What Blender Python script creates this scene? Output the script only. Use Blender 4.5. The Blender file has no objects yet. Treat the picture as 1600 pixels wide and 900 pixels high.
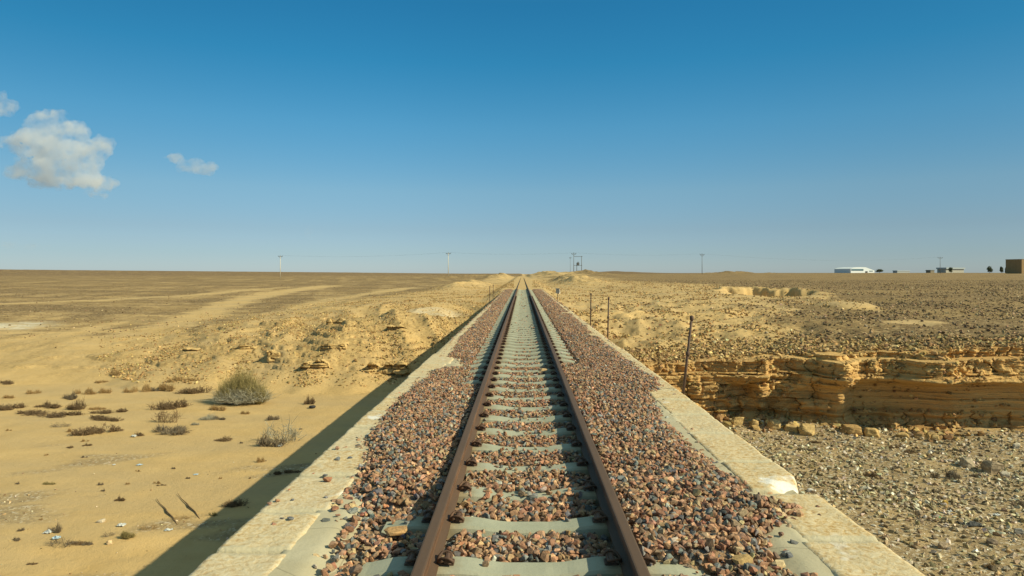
import bpy, bmesh, math, random
import numpy as np
from mathutils import Vector, Matrix

random.seed(7)
rng = np.random.default_rng(11)
SC = bpy.context.scene
COL = SC.collection
R = math.radians

# ------------------------------------------------------------------ camera numbers (photo 1600x900)
F, HY, VX, H = 1067.0, 428.0, 816.0, 1.475      # focal in px, horizon row, vanishing column, eye above rail top (z=0)
BED = -4.2
COPZ_ = -.15
SUN = Vector((1.358, -0.46, 1.0)).normalized()  # towards the sun

# ------------------------------------------------------------------ numpy noise
_perm = np.random.default_rng(3).permutation(256).astype(np.int64)
_perm = np.concatenate([_perm, _perm])
_ang = np.random.default_rng(5).random(256) * 2 * np.pi
_gx, _gy = np.cos(_ang), np.sin(_ang)
def perlin(x, y, seed=0):
    x = np.asarray(x, float); y = np.asarray(y, float)
    x, y = np.broadcast_arrays(x, y)
    xi = np.floor(x).astype(np.int64); yi = np.floor(y).astype(np.int64)
    xf = x - xi; yf = y - yi
    u = xf*xf*xf*(xf*(xf*6-15)+10); v = yf*yf*yf*(yf*(yf*6-15)+10)
    def g(ix, iy, dx, dy):
        h = _perm[_perm[(ix + seed*37) & 255] + ((iy + seed*91) & 255)]
        return _gx[h]*dx + _gy[h]*dy
    a = g(xi, yi, xf, yf); b = g(xi+1, yi, xf-1, yf)
    c = g(xi, yi+1, xf, yf-1); d = g(xi+1, yi+1, xf-1, yf-1)
    return (a + u*(b-a) + v*((c + u*(d-c)) - (a + u*(b-a)))) * 1.5
def fbm(x, y, o=4, seed=0, gain=.5):
    s = 0; a = 1.0; t = 0
    for k in range(o):
        s = s + a*perlin(x*2**k, y*2**k, seed+k); t += a; a *= gain
    return s/t
def S(a, b, t):
    t = np.clip((np.asarray(t, float)-a)/(b-a), 0, 1)
    return t*t*(3-2*t)
def G(t): return np.exp(-np.asarray(t, float)**2)
def hash1(i, k=0):
    return np.modf(np.abs(np.sin(np.asarray(i, float)*127.1 + k*311.7)*43758.5453))[0]

# ------------------------------------------------------------------ terrain
CLX = np.array([-5, 2, 5, 8, 10.9, 14, 17, 25, 40, 90, 400.])
CLY = np.array([23.4, 24.2, 24.9, 25.3, 24.8, 24.1, 23.5, 22.4, 20, 15, 15.])
def cliff_y(x): return np.interp(x, CLX, CLY) + .35*perlin(x/2.7, 3.3, 4)
TPX = np.array([-5, 2, 8, 11, 17, 40, 400.])
TPZ = np.array([-2.2, -2.1, -1.85, -1.6, -1.22, -1.05, -1.])
def cliff_top(x): return np.interp(x, TPX, TPZ) + .10*perlin(x/1.7, 9.1, 6)

def gp(px, py, z):       # world point on the level z seen at a photo pixel
    D = F*(H-z)/(py-HY); return ((px-VX)*D/F, D)
TRACKS = [   # pale vehicle tracks / washes on the left plain
    [gp(0,610,-3.9), gp(150,560,-3.2), gp(280,505,-2.4), gp(370,472,-1.9), gp(440,456,-1.5), gp(520,446,-1.2)],
    [gp(0,480,-2.2), gp(165,473,-2.0), gp(300,462,-1.7), gp(450,449,-1.3)],
    [gp(150,600,-3.9), gp(330,540,-2.9), gp(420,500,-2.2), gp(520,468,-1.6), gp(640,450,-1.2)],
    [gp(330,560,-3.3), gp(420,525,-2.6), gp(480,500,-2.1)],
]
def seg_dist(x, y, pts):
    d = np.full(np.shape(x), 1e9)
    for (ax, ay), (bx, by) in zip(pts[:-1], pts[1:]):
        vx, vy = bx-ax, by-ay
        t = np.clip(((x-ax)*vx + (y-ay)*vy)/(vx*vx+vy*vy), 0, 1)
        d = np.minimum(d, np.hypot(x-ax-t*vx, y-ay-t*vy))
    return d

def terrain(x, y, full=False):
    x = np.asarray(x, float); y = np.asarray(y, float)
    x, y = np.broadcast_arrays(x, y)
    n9 = fbm(x/9, y/9, 4, 1); n3 = fbm(x/3, y/3, 4, 12); n1 = fbm(x/.9, y/.9, 3, 23)
    n40 = fbm(x/40, y/40, 3, 31); n200 = fbm(x/220, y/220, 3, 41)
    far = S(60, 400, y)
    # ---- left
    foot = 33.2 + 2.5*S(-14, -30, x) + 1.6*perlin(x/6., 1.7, 2) + .5*perlin(x/1.7, 5.1, 3)
    t = y - foot
    tp = np.maximum(t, 0)
    wb = S(-27, -10, x + 3*n9)
    zb = 3.45*(1-np.exp(-tp/11.0))
    zl = 2.0*(1-np.exp(-tp/12.0)) + 1.5*(1-np.exp(-tp/110.0))
    rise = wb*zb + (1-wb)*zl
    rub = wb*G((t-9)/9) + .35*(1-wb)*G((t-7)/7)
    rise = rise + rub*S(-.3, 3.5, t)*(.95*n9 + .26*n3 + .06*n1 + .05*fbm(x/.3, y/.3, 2, 24))
    gul = 1-2*np.abs(perlin((x + .35*y + 1.2*n9)/2.4, (y - .35*x)/9, 26))
    rise = rise + wb*S(1, 5, t)*S(34, 18, t)*(.20*gul + .16*(1-2*np.abs(perlin((x+.6*y+2*n9)/4.6, (y-.6*x)/16, 27))))
    rise = rise + wb*S(0, 4, t)*(.95*G(np.hypot((x+7.2)/4.2, (y-40.5)/4.5)) + .55*G(np.hypot((x+15.)/4.5, (y-42)/5)) - .85*G(np.hypot((x+10.)/4.0, (y-48.5)/4.0)) - .5*G(np.hypot((x+4.6)/2.2, (y-52)/7)))
    # bedding ledges in the bank
    hs = .30
    q = rise/hs + .5*n9 + .2*n3
    fr = q - np.floor(q)
    led = (np.floor(q) + S(.80, .93, fr) - .5*n9 - .2*n3)*hs
    lm = S(-.02, .16, fbm(x/4.5, y/4.5, 3, 52))
    for ox, oy, orr in ((-7.0, 35.6, 2.6), (-9.6, 38.5, 2.4), (-12.2, 36.8, 2.2), (-16.5, 40, 2.6)):
        lm = np.maximum(lm, S(1.2, .7, np.hypot((x-ox)/orr, (y-oy)/(orr*.8)) + .4*n3))
    lm = .6*lm*S(1.2, 3.5, t)*S(26, 14, t)*S(-34, -20, x)
    rise = rise + (led-rise)*lm*.95
    zL = BED + np.where(t > 0, rise, 0) + .10*n9*S(6, -2, t) + .045*n3 + .008*n1
    # the low scoured bank in the sand beside the bridge
    bl = y - (13.7 + .21*(x+11) + .35*perlin(x/1.5, 8.8, 8))
    zL = zL + .10*S(-.4, .5, bl)*S(40, 22, y) - .03
    zL = zL + (1-wb)*S(6, 40, t)*(.16*n40 + .06*n9) + far*(.25*n40 + .5*n200)
    zL = zL + S(900, 2600, y)*(3.2 + 15*np.clip((-x-300)/1700, 0, 1.2)**1.15) * (1 + .06*n200)
    # ---- right
    cy = cliff_y(x); dc = y - cy
    top = cliff_top(x)
    dcp = np.maximum(dc, 0)
    up = top + (1-np.exp(-dcp/13.0))*(-.55-top)
    step = S(1.5, 2.1, dc)
    bed = BED + .13*n9 + .06*n3 + .02*n1 + .22*S(-2.2, 0, dc)*(1+.8*n3)
    rough = (.40*n3 + .10*n1 + .60*n9 + .14*(1-2*np.abs(perlin((x-.3*y+n9)/2.2, (y+.3*x)/7, 28))))*S(1.8, 5, dc)*S(22, 6, x)*S(75, 30, y) + (.05*n3+.018*n1)*S(1, 4, dc)
    # small rock ledge set back above the cliff on the right
    lx = dc - 2.6 - .25*perlin(x/1.3, 2.2, 9)
    ledge = .13*S(0, .10, lx)*S(9.5, 12, x) - .12*S(9.5, 12, x)
    zR = bed + step*(up + rough + ledge*step - bed)
    zR = zR + .55*S(38, 75, y)*S(7, 16, x) + S(85, 430, y)*1.5 + S(430, 950, y)*1.3*S(100, 300, x) + far*(.2*n40 + .2*n200*S(60, 150, y))
    zR = zR - 2.6*S(500, 900, y)*S(250, 60, x)
    # eroded pit
    ex, ey = 22.0, 60.0
    a = np.arctan2(y-ey, x-ex)
    rr = np.hypot((x-ex)/3.9, (y-ey)/6.0) + .10*np.sin(a*11+1.) + .08*perlin(x/.8, y/.8, 14)
    back = S(-2, 2.5, y-ey)
    pit = S(1.06, .94 - .55*(1-back), rr)
    zR = zR - 1.35*pit*(.15+.85*back) + .22*G((rr-1.15)/.12)*back*(1+2*n3)
    zR = zR - .35*G(np.hypot((x-25.5)/2.2, (y-51)/3.0)) + .35*G(np.hypot((x-20.8)/1.6, (y-44)/2.2)**2)
    # ---- join under the bridge and along the line
    w = S(-1.6, 1.9, x)
    z = zL*(1-w) + zR*w
    emb = S(58, 74, y)
    road = -.085 + .02*n1
    ax = np.abs(x-.1)
    z = z + emb*(road - z)*S(4.2, 2.0, ax)
    under = S(2.0, 1.7, np.abs(x-.19))*(1-emb)
    z = np.where(under > 0, np.minimum(z, -.62)*under + z*(1-under), z)
    # spoil banks of the cutting far along the line
    nb = np.maximum(.2, 1 + .9*fbm(x/6, y/13, 5, 61) + .25*fbm(x/1.6, y/4, 3, 62))
    z = z + nb*(1.3*S(200, 320, y)*S(560, 420, y)*G((x+26)/15) + .9*S(200, 320, y)*S(560, 420, y)*G((x-26)/14) + 1.4*S(150, 300, y)*S(520, 380, y)*G((x+10.5)/4.6) + 1.2*S(150, 320, y)*S(520, 380, y)*G((x-11.5)/4.8)
                + 1.5*S(90, 120, y)*S(190, 140, y)*G((x-9.5)/3.2) + 1.0*S(85, 110, y)*S(170, 130, y)*G((x+9.5)/3.0)
                + 1.0*G(np.hypot((x-31)/7, (y-330)/30)))
    # heaps and hills on the horizon
    z = z + (5.5+1.2*n40)*G(np.hypot((x-175)/62, (y-1400)/220))
    z = z + nb*(1.6*G(np.hypot((x-121)/14, (y-395)/14)) + .8*G(np.hypot((x-146)/6, (y-400)/10)))
    if not full:
        return z
    # ---------------- masks
    pr = S(.9, 2.6, dc + 1.2*n3 + .6*n9)*S(9.5, 13.5, x + 5*n9 + 3.*n3 - .42*np.clip(y-32, 0, 34))
    pr = np.maximum(pr, S(70, 120, y + 20*n9)*S(12, 34, x + 12*n40)*.9)
    pr = pr*(1-.9*S(1.35, 1.0, rr))*(1 - G(np.hypot((x-20.8)/2.0, (y-44)/3.0)**2))*(1-.9*G(np.hypot((x-18.5)/1.9, (y-32.5)/1.6)**2))
    pl = S(7, 20, t + 9*n9 + 5*n3)*S(-8, -26, x + 5*n9 + .12*(y-40)*-1)
    pl = np.maximum(pl, S(75, 160, y+30*n9)*S(-6, -40, x)*.9)
    pl = pl*(.72 + .28*S(-.2, .3, fbm(x/30, y/9, 3, 71)))
    al = .966*y - .26*x; ac = .966*x + .26*y
    stk = fbm(ac/5.5, al/60, 4, 72)
    pl = pl*(.74 + .26*S(-.22, .12, stk))
    trk = np.zeros_like(x)
    for k, p in enumerate(TRACKS):
        d = seg_dist(x + .8*n3, y + .8*n3, p)
        trk = np.maximum(trk, G(d/(1.0+.014*y))*(1. if k != 1 else .7))
    pl = pl*(1-.95*trk*S(-.6, .0, n9+.3))
    pave = np.clip(pl*(1-w) + pr*w, 0, 1)
    pave = pave*(1-emb*S(16, 5, ax)*S(500, 300, y)*.9)
    pave = np.maximum(pave, .62*S(100, 140, y)*S(3, 6, ax)*S(24, 14, ax)*S(-.2, .3, fbm(x/4, y/12, 3, 63)))
    grav = S(1.5, 3.5, x)*S(.6, -.6, dc + .6*n3)
    grl = .75*S(.1, .35, fbm((x+.3*y)/5, (y-.3*x)/1.6, 3, 81) - .10 + .25*G((y-17.5)/3.2) - .1)*S(-1.5, -3, x)*S(26, 20, y)
    wx, wy = gp(30, 504, -2.3)
    white = G(np.hypot((x-wx)/2.6, (y-wy)/2.4)**2 + .8*n3)
    wx, wy = gp(690, 490, -1.6)
    white = np.maximum(white, .55*S(.5, .8, G(np.hypot((x-wx)/3.5, (y-wy)/4.5)) + .3*n3))
    rock = np.clip(lm*.8 + rub*.9*S(-.2, .3, n3+.1) + .35*S(-1, 3, t)*S(30, 12, t)*S(-.2, .3, n9+n3), 0, 1)*(1-w) + S(12, 4, x)*S(.5, 2, dc)*S(14, 5, dc)*w*.6
    return z, pave, np.maximum(grav, grl), white, rock

def hit(px, py):
    """where the sight line through a photo pixel first meets the ground"""
    D = 8*np.exp(np.linspace(0, math.log(600/8.), 4000))
    x = (px-VX)*D/F; zr = H-(py-HY)*D/F
    zt = terrain(x, D)
    k = np.nonzero(zt >= zr)[0]
    k = int(k[0]) if len(k) else len(D)-1
    return float(x[k]), float(D[k]), float(zt[k])

# ------------------------------------------------------------------ mesh + object helpers
def mesh_np(name, verts, faces_flat, face_sizes, attrs=None, smooth=False):
    me = bpy.data.meshes.new(name)
    verts = np.asarray(verts, np.float32); faces_flat = np.asarray(faces_flat, np.int32)
    face_sizes = np.asarray(face_sizes, np.int32)
    me.vertices.add(len(verts)); me.vertices.foreach_set("co", verts.ravel())
    me.loops.add(len(faces_flat)); me.loops.foreach_set("vertex_index", faces_flat)
    me.polygons.add(len(face_sizes))
    st = np.concatenate([[0], np.cumsum(face_sizes)[:-1]]).astype(np.int32)
    me.polygons.foreach_set("loop_start", st); me.polygons.foreach_set("loop_total", face_sizes)
    me.polygons.foreach_set("use_smooth", np.full(len(face_sizes), smooth))
    me.update(calc_edges=True)
    for k, (v, typ) in (attrs or {}).items():
        at = me.attributes.new(k, typ, 'POINT')
        if typ == 'FLOAT': at.data.foreach_set("value", np.asarray(v, np.float32).ravel())
        else: at.data.foreach_set("color", np.asarray(v, np.float32).ravel())
    return me
def grid_faces(nu, nv):
    i = np.arange((nu-1)*(nv-1)); a = (i//(nv-1))*nv + i % (nv-1)
    return np.stack([a, a+nv, a+nv+1, a+1], 1).ravel(), np.full(len(i), 4)
def link(name, me, mat=None, parent=None, loc=None):
    o = bpy.data.objects.new(name, me); COL.objects.link(o)
    if mat is not None and me is not None: me.materials.append(mat)
    if parent is not None: o.parent = parent
    if loc is not None: o.location = loc
    return o
def bm_obj(name, bm, mat=None, parent=None, loc=None, smooth=False):
    me = bpy.data.meshes.new(name); bm.normal_update(); bm.to_mesh(me); bm.free()
    if smooth:
        for p in me.polygons: p.use_smooth = True
    return link(name, me, mat, parent, loc)
def tag(o, label=None, cat=None, group=None, kind=None):
    if label: o["label"] = label
    if cat: o["category"] = cat
    if group: o["group"] = group
    if kind: o["kind"] = kind
    return o
def empty(name, loc=(0, 0, 0), rz=0):
    o = bpy.data.objects.new(name, None); COL.objects.link(o); o.location = loc; o.rotation_euler = (0, 0, rz)
    o.empty_display_size = .2
    return o
def box(bm, x0, x1, y0, y1, z0, z1, bevel=0):
    v = [bm.verts.new((x, y, z)) for x in (x0, x1) for y in (y0, y1) for z in (z0, z1)]
    fs = [bm.faces.new([v[i] for i in f]) for f in ((0,1,3,2), (4,6,7,5), (0,4,5,1), (2,3,7,6), (0,2,6,4), (1,5,7,3))]
    if bevel:
        es = list({e for f in fs for e in f.edges})
        bmesh.ops.bevel(bm, geom=es, offset=bevel, segments=2, affect='EDGES')
def tube(bm, pts, r, n=8, cap=True, sm=False):
    pts = [Vector(p) for p in pts]
    rs = r if isinstance(r, (list, tuple)) else [r]*len(pts)
    rings = []
    for i, p in enumerate(pts):
        d = (pts[min(i+1, len(pts)-1)] - pts[max(i-1, 0)]).normalized()
        a = d.orthogonal().normalized() if i == 0 else (prev - d*prev.dot(d)).normalized()
        prev = a; b = d.cross(a)
        rings.append([bm.verts.new(p + (a*math.cos(2*math.pi*k/n) + b*math.sin(2*math.pi*k/n))*rs[i]) for k in range(n)])
    for A, B in zip(rings[:-1], rings[1:]):
        for k in range(n): bm.faces.new((A[k], A[(k+1) % n], B[(k+1) % n], B[k]))
    if cap:
        bm.faces.new(rings[0][::-1]); bm.faces.new(rings[-1])

# ------------------------------------------------------------------ materials
class NT:
    def __init__(s, name, spec=.25, rough=.92):
        s.m = bpy.data.materials.new(name); s.m.use_nodes = True
        s.t = s.m.node_tree; s.p = s.t.nodes["Principled BSDF"]
        s.p.inputs["Roughness"].default_value = rough; s.p.inputs["Specular IOR Level"].default_value = spec
        s._pos = None
    def n(s, typ, **kw):
        o = s.t.nodes.new(typ)
        for k, v in kw.items(): setattr(o, k, v)
        return o
    def L(s, a, b): s.t.links.new(a, b)
    def setin(s, sock, v):
        if isinstance(v, bpy.types.NodeSocket): s.L(v, sock)
        elif isinstance(v, tuple) and len(v) == 3 and sock.type == 'RGBA': sock.default_value = (*v, 1)
        else: sock.default_value = v
    def pos(s):
        if s._pos is None: s._pos = s.n("ShaderNodeNewGeometry").outputs["Position"]
        return s._pos
    def opos(s): return s.n("ShaderNodeTexCoord").outputs["Object"]
    def mapv(s, v, sc=(1, 1, 1), loc=(0, 0, 0)):
        o = s.n("ShaderNodeMapping"); s.L(v, o.inputs["Vector"]); o.inputs["Scale"].default_value = sc; o.inputs["Location"].default_value = loc
        return o.outputs[0]
    def noise(s, scale, detail=4, rough=.55, v=None, dist=0):
        o = s.n("ShaderNodeTexNoise"); s.L(v or s.pos(), o.inputs["Vector"])
        o.inputs["Scale"].default_value = scale; o.inputs["Detail"].default_value = detail
        o.inputs["Roughness"].default_value = rough; o.inputs["Distortion"].default_value = dist
        return o.outputs["Fac"]
    def voro(s, scale, v=None, feature='F1', out="Distance"):
        o = s.n("ShaderNodeTexVoronoi", feature=feature); s.L(v or s.pos(), o.inputs["Vector"]); o.inputs["Scale"].default_value = scale
        return o.outputs[out]
    def ramp(s, f, stops):
        o = s.n("ShaderNodeValToRGB"); s.L(f, o.inputs[0]); e = o.color_ramp.elements
        while len(e) < len(stops): e.new(.5)
        for i, (p, c) in enumerate(stops):
            e[i].position = p; e[i].color = (*c, 1) if isinstance(c, tuple) else (c, c, c, 1)
        return o.outputs["Color"]
    def mix(s, f, a, b, bt='MIX'):
        o = s.n("ShaderNodeMix", data_type='RGBA', blend_type=bt)
        s.setin(o.inputs[0], f); s.setin(o.inputs[6], a); s.setin(o.inputs[7], b)
        return o.outputs[2]
    def math(s, op, a, b=0.0, clamp=False):
        o = s.n("ShaderNodeMath", operation=op, use_clamp=clamp); s.setin(o.inputs[0], a); s.setin(o.inputs[1], b)
        return o.outputs[0]
    def attr(s, name, out="Fac"):
        return s.n("ShaderNodeAttribute", attribute_name=name).outputs[out]
    def bump(s, h, strength=.5, dist=.05):
        o = s.n("ShaderNodeBump"); s.L(h, o.inputs["Height"]); o.inputs["Strength"].default_value = strength; o.inputs["Distance"].default_value = dist
        s.L(o.outputs[0], s.p.inputs["Normal"])
    def col(s, c): s.setin(s.p.inputs["Base Color"], c); return s.m

def plain(name, c, rough=.85, var=.25, scale=6., spec=.25, metal=0., bump=0):
    t = NT(name, spec, rough)
    n = t.noise(scale, 5, .6, t.opos())
    a = tuple(x*(1-var) for x in c); b = tuple(min(1, x*(1+var)) for x in c)
    t.p.inputs["Metallic"].default_value = metal
    if bump: t.bump(n, bump, .02)
    return t.col(t.ramp(n, [(.3, a), (.7, b)]))

def mat_ground():
    t = NT("desert_ground", .12, .95)
    pave = t.attr("pave"); grav = t.attr("gravel"); white = t.attr("white"); rock = t.attr("rock")
    big = t.noise(.12, 5, .6); mid = t.noise(.9, 6, .62); fine = t.noise(7., 6, .7); vf = t.noise(35., 3, .6)
    streak = t.noise(.35, 5, .6, t.mapv(t.pos(), (.35, 1.3, 1)))
    sand = t.mix(t.ramp(mid, [(.35, 0.), (.7, 1.)]), (.585, .40, .175), (.52, .345, .140))
    sand = t.mix(t.ramp(streak, [(.42, 0.), (.66, .85)]), sand, (.475, .34, .17))
    sand = t.mix(t.ramp(fine, [(.56, 0.), (.75, .45)]), sand, (.37, .245, .10))
    # stony yellow rubble
    rv = t.voro(9., t.mapv(t.pos(), (1, 1, 1.6)), out="Color")
    rub = t.mix(t.math('MULTIPLY', t.n("ShaderNodeSeparateColor").outputs[0], 0.), (.47, .32, .13), (.47, .32, .13))
    sep = t.n("ShaderNodeSeparateColor"); t.L(rv, sep.inputs[0])
    rub = t.mix(sep.outputs[0], (.57, .395, .165), (.45, .295, .115))
    rub = t.mix(t.ramp(sep.outputs[1], [(.72, 0.), (.8, .7)]), rub, (.27, .17, .07))
    rub = t.mix(t.ramp(fine, [(.45, 0.), (.7, .8)]), rub, (.28, .18, .08))
    # desert pavement: brown gravel with dark and pale stones
    v1 = t.voro(7., out="Color"); s1 = t.n("ShaderNodeSeparateColor"); t.L(v1, s1.inputs[0])
    v2 = t.voro(2.2, out="Color"); s2 = t.n("ShaderNodeSeparateColor"); t.L(v2, s2.inputs[0])
    pv = t.mix(t.ramp(mid, [(.3, 0.), (.7, 1.)]), (.275, .183, .083), (.20, .132, .060))
    pv = t.mix(t.ramp(s1.outputs[0], [(.62, 0.), (.72, .75)]), pv, (.14, .092, .042))
    pv = t.mix(t.ramp(s1.outputs[1], [(.84, 0.), (.9, .8)]), pv, (.50, .36, .18))
    pv = t.mix(t.ramp(s2.outputs[0], [(.80, 0.), (.9, .55)]), pv, (.16, .105, .048))
    pv = t.mix(t.ramp(big, [(.45, 0.), (.62, .6)]), pv, (.36, .24, .10))
    pf = t.math('ADD', pave, t.math('MULTIPLY', t.math('SUBTRACT', mid, .5), .9))
    pf = t.math('ADD', pf, t.math('MULTIPLY', t.math('SUBTRACT', fine, .5), .9))
    pf = t.math('ADD', pf, t.math('MULTIPLY', t.math('SUBTRACT', streak, .5), .8))
    pf = t.math('MULTIPLY', t.ramp(pf, [(.28, 0.), (.72, 1.)]), t.ramp(pave, [(.02, 0.), (.2, 1.)]))
    # wadi gravel
    gv = t.voro(16., out="Color"); g1 = t.n("ShaderNodeSeparateColor"); t.L(gv, g1.inputs[0])
    gr = t.mix(g1.outputs[0], (.26, .185, .095), (.38, .285, .16))
    gr = t.mix(t.ramp(g1.outputs[1], [(.82, 0.), (.86, 1.)]), gr, (.56, .49, .37))
    gr = t.mix(t.ramp(g1.outputs[2], [(.8, 0.), (.85, .8)]), gr, (.14, .105, .07))
    gr = t.mix(t.ramp(mid, [(.5, 0.), (.7, .6)]), gr, (.33, .225, .105))
    gf = t.math('MULTIPLY', grav, t.ramp(t.math('ADD', t.math('MULTIPLY', mid, .6), t.math('MULTIPLY', fine, .4)), [(.3, .25), (.55, 1.)]))
    rf = t.math('MULTIPLY', rock, t.ramp(mid, [(.3, .3), (.6, 1.)]))
    sy = t.n('ShaderNodeSeparateXYZ'); t.L(t.pos(), sy.inputs[0])
    fard = t.n('ShaderNodeMapRange'); t.L(sy.outputs[1], fard.inputs[0]); fard.inputs[1].default_value = 500; fard.inputs[2].default_value = 1100
    pv = t.mix(t.math('MULTIPLY', fard.outputs[0], .7), pv, (.185, .12, .06))
    c = t.mix(rf, sand, rub)
    c = t.mix(pf, c, pv)
    c = t.mix(gf, c, gr)
    c = t.mix(t.math('MULTIPLY', white, t.ramp(mid, [(.4, .2), (.6, 1.)])), c, (.66, .58, .42))
    hgt = t.math('ADD', t.math('MULTIPLY', fine, .7), t.math('MULTIPLY', vf, .3))
    hgt = t.math('ADD', hgt, t.math('MULTIPLY', s1.outputs[0], t.math('MULTIPLY', pave, .4)))
    hgt = t.math('ADD', hgt, t.math('MULTIPLY', g1.outputs[0], t.math('MULTIPLY', grav, .5)))
    t.bump(hgt, .5, .10)
    return t.col(c)

def mat_cliff():
    t = NT("cliff_rock", .12, .93)
    p = t.pos()
    band = t.noise(1., 6, .6, t.mapv(p, (.35, .35, 7.)), .4)
    band2 = t.noise(1., 4, .6, t.mapv(p, (.12, .12, 2.2)), .2)
    blot = t.noise(1.1, 6, .65); fine = t.noise(11., 6, .7)
    c = t.ramp(band, [(.25, (.42, .235, .083)), (.45, (.57, .345, .123)), (.6, (.64, .41, .158)), (.8, (.52, .305, .105))])
    c = t.mix(t.ramp(band2, [(.4, 0.), (.65, .7)]), c, (.36, .205, .078))
    c = t.mix(t.ramp(blot, [(.52, 0.), (.72, .55)]), c, (.53, .375, .18))
    c = t.mix(t.ramp(fine, [(.55, 0.), (.78, .5)]), c, (.24, .145, .062))
    t.bump(t.math('ADD', t.math('MULTIPLY', fine, .5), t.math('MULTIPLY', band, .8)), .75, .07)
    return t.col(c)

def mat_stones(name, rough=.85, spec=.3, scale=60., amt=.35):
    t = NT(name, spec, rough)
    n = t.noise(scale, 5, .65)
    base = t.attr("stone_col", "Color")
    dark = t.mix(1.0, base, (.55, .52, .5), 'MULTIPLY'); light = t.mix(1.0, base, (1.3, 1.28, 1.25), 'MULTIPLY')
    t.bump(n, .35, .008)
    return t.col(t.mix(t.ramp(n, [(.3, 0.), (.7, 1.)]), dark, light))

def mat_coping():
    t = NT("coping_limestone", .15, .93)
    p = t.pos()
    pit = t.noise(26., 5, .62, None, .5); big = t.noise(1.6, 5, .6); mid = t.noise(7., 5, .6)
    oi = t.n("ShaderNodeObjectInfo").outputs["Random"]
    c = t.ramp(pit, [(.36, (.42, .245, .085)), (.46, (.56, .40, .19)), (.56, (.62, .49, .29)), (.70, (.66, .56, .37))])
    c = t.mix(t.ramp(big, [(.45, 0.), (.65, .6)]), c, (.58, .49, .31))
    c = t.mix(t.ramp(mid, [(.60, 0.), (.72, .5)]), c, (.46, .28, .11))
    c = t.mix(t.math('MULTIPLY', oi, .35), c, (.56, .50, .36))
    w = t.noise(2.3, 3, .6, t.mapv(p, (1, 1, 1), (3.1, 7.7, 0)))
    c = t.mix(t.ramp(w, [(.66, 0.), (.72, .85)]), c, (.74, .72, .66))
    jn = t.math('ADD', t.attr("joint"), t.math('MULTIPLY', t.math('SUBTRACT', mid, .5), .16))
    c = t.mix(t.ramp(jn, [(.035, .85), (.065, 0.)]), c, (.52, .455, .30))
    ds = t.n("ShaderNodeVectorMath", operation='DISTANCE'); t.L(p, ds.inputs[0]); ds.inputs[1].default_value = (2.04, 5.28, COPZ_)
    c = t.mix(t.ramp(t.math('ADD', t.math('ADD', ds.outputs["Value"], t.math('MULTIPLY', mid, .55)), t.math('MULTIPLY', big, .35)), [(.54, .85), (.62, 0.)]), c, (.76, .74, .68))
    t.bump(t.math('ADD', pit, t.math('MULTIPLY', mid, .6)), .45, .02)
    return t.col(c)

def mat_cement():
    t = NT("mortar_cement", .15, .93)
    a = t.noise(2.2, 5, .6); b = t.noise(40., 4, .6)
    c = t.ramp(a, [(.35, (.43, .37, .235)), (.6, (.485, .43, .29)), (.75, (.53, .45, .29))])
    c = t.mix(t.ramp(b, [(.55, 0.), (.75, .4)]), c, (.36, .31, .21))
    cr = t.voro(1.3, None, 'DISTANCE_TO_EDGE')
    c = t.mix(t.ramp(cr, [(.0, .55), (.008, 0.)]), c, (.16, .13, .09))
    t.bump(t.math('ADD', a, t.math('MULTIPLY', b, .5)), .5, .012)
    return t.col(c)

def mat_concrete():
    t = NT("sleeper_concrete", .25, .85)
    a = t.noise(5., 5, .6); b = t.noise(55., 4, .65)
    oi = t.n("ShaderNodeObjectInfo").outputs["Random"]
    c = t.ramp(a, [(.3, (.31, .315, .225)), (.7, (.40, .395, .285))])
    c = t.mix(t.math('MULTIPLY', oi, .4), c, (.40, .385, .29))
    c = t.mix(t.ramp(b, [(.55, 0.), (.72, .45)]), c, (.26, .255, .20))
    # rust wash near the rails
    sx = t.n("ShaderNodeSeparateXYZ"); t.L(t.pos(), sx.inputs[0])
    d = t.math('ABSOLUTE', t.math('SUBTRACT', t.math('ABSOLUTE', t.math('SUBTRACT', sx.outputs[0], .04)), .55))
    d = t.math('ADD', d, t.math('MULTIPLY', t.math('SUBTRACT', a, .5), .25))
    c = t.mix(t.ramp(d, [(.04, .75), (.19, 0.)]), c, (.30, .21, .105))
    t.bump(b, .3, .006)
    return t.col(c)

def mat_rust(name, c1, c2, rough=.75, top=None):
    t = NT(name, .35, rough)
    a = t.noise(3., 5, .65, t.mapv(t.pos(), (6, .7, 6))); b = t.noise(45., 4, .65)
    c = t.mix(t.ramp(a, [(.38, 0.), (.62, 1.)]), c1, c2)
    pz = t.noise(1.3, 5, .7)
    c = t.mix(t.ramp(pz, [(.5, 0.), (.68, .55)]), c, tuple(x*1.5 for x in c2))
    c = t.mix(t.ramp(b, [(.55, 0.), (.75, .5)]), c, tuple(x*.55 for x in c1))
    t.bump(b, .3, .004)
    if top:
        sz = t.n("ShaderNodeSeparateXYZ"); t.L(t.n("ShaderNodeNewGeometry").outputs["Normal"], sz.inputs[0])
        c = t.mix(t.ramp(sz.outputs[2], [(.85, 0.), (.95, .8)]), c, top)
    return t.col(c)

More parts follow.
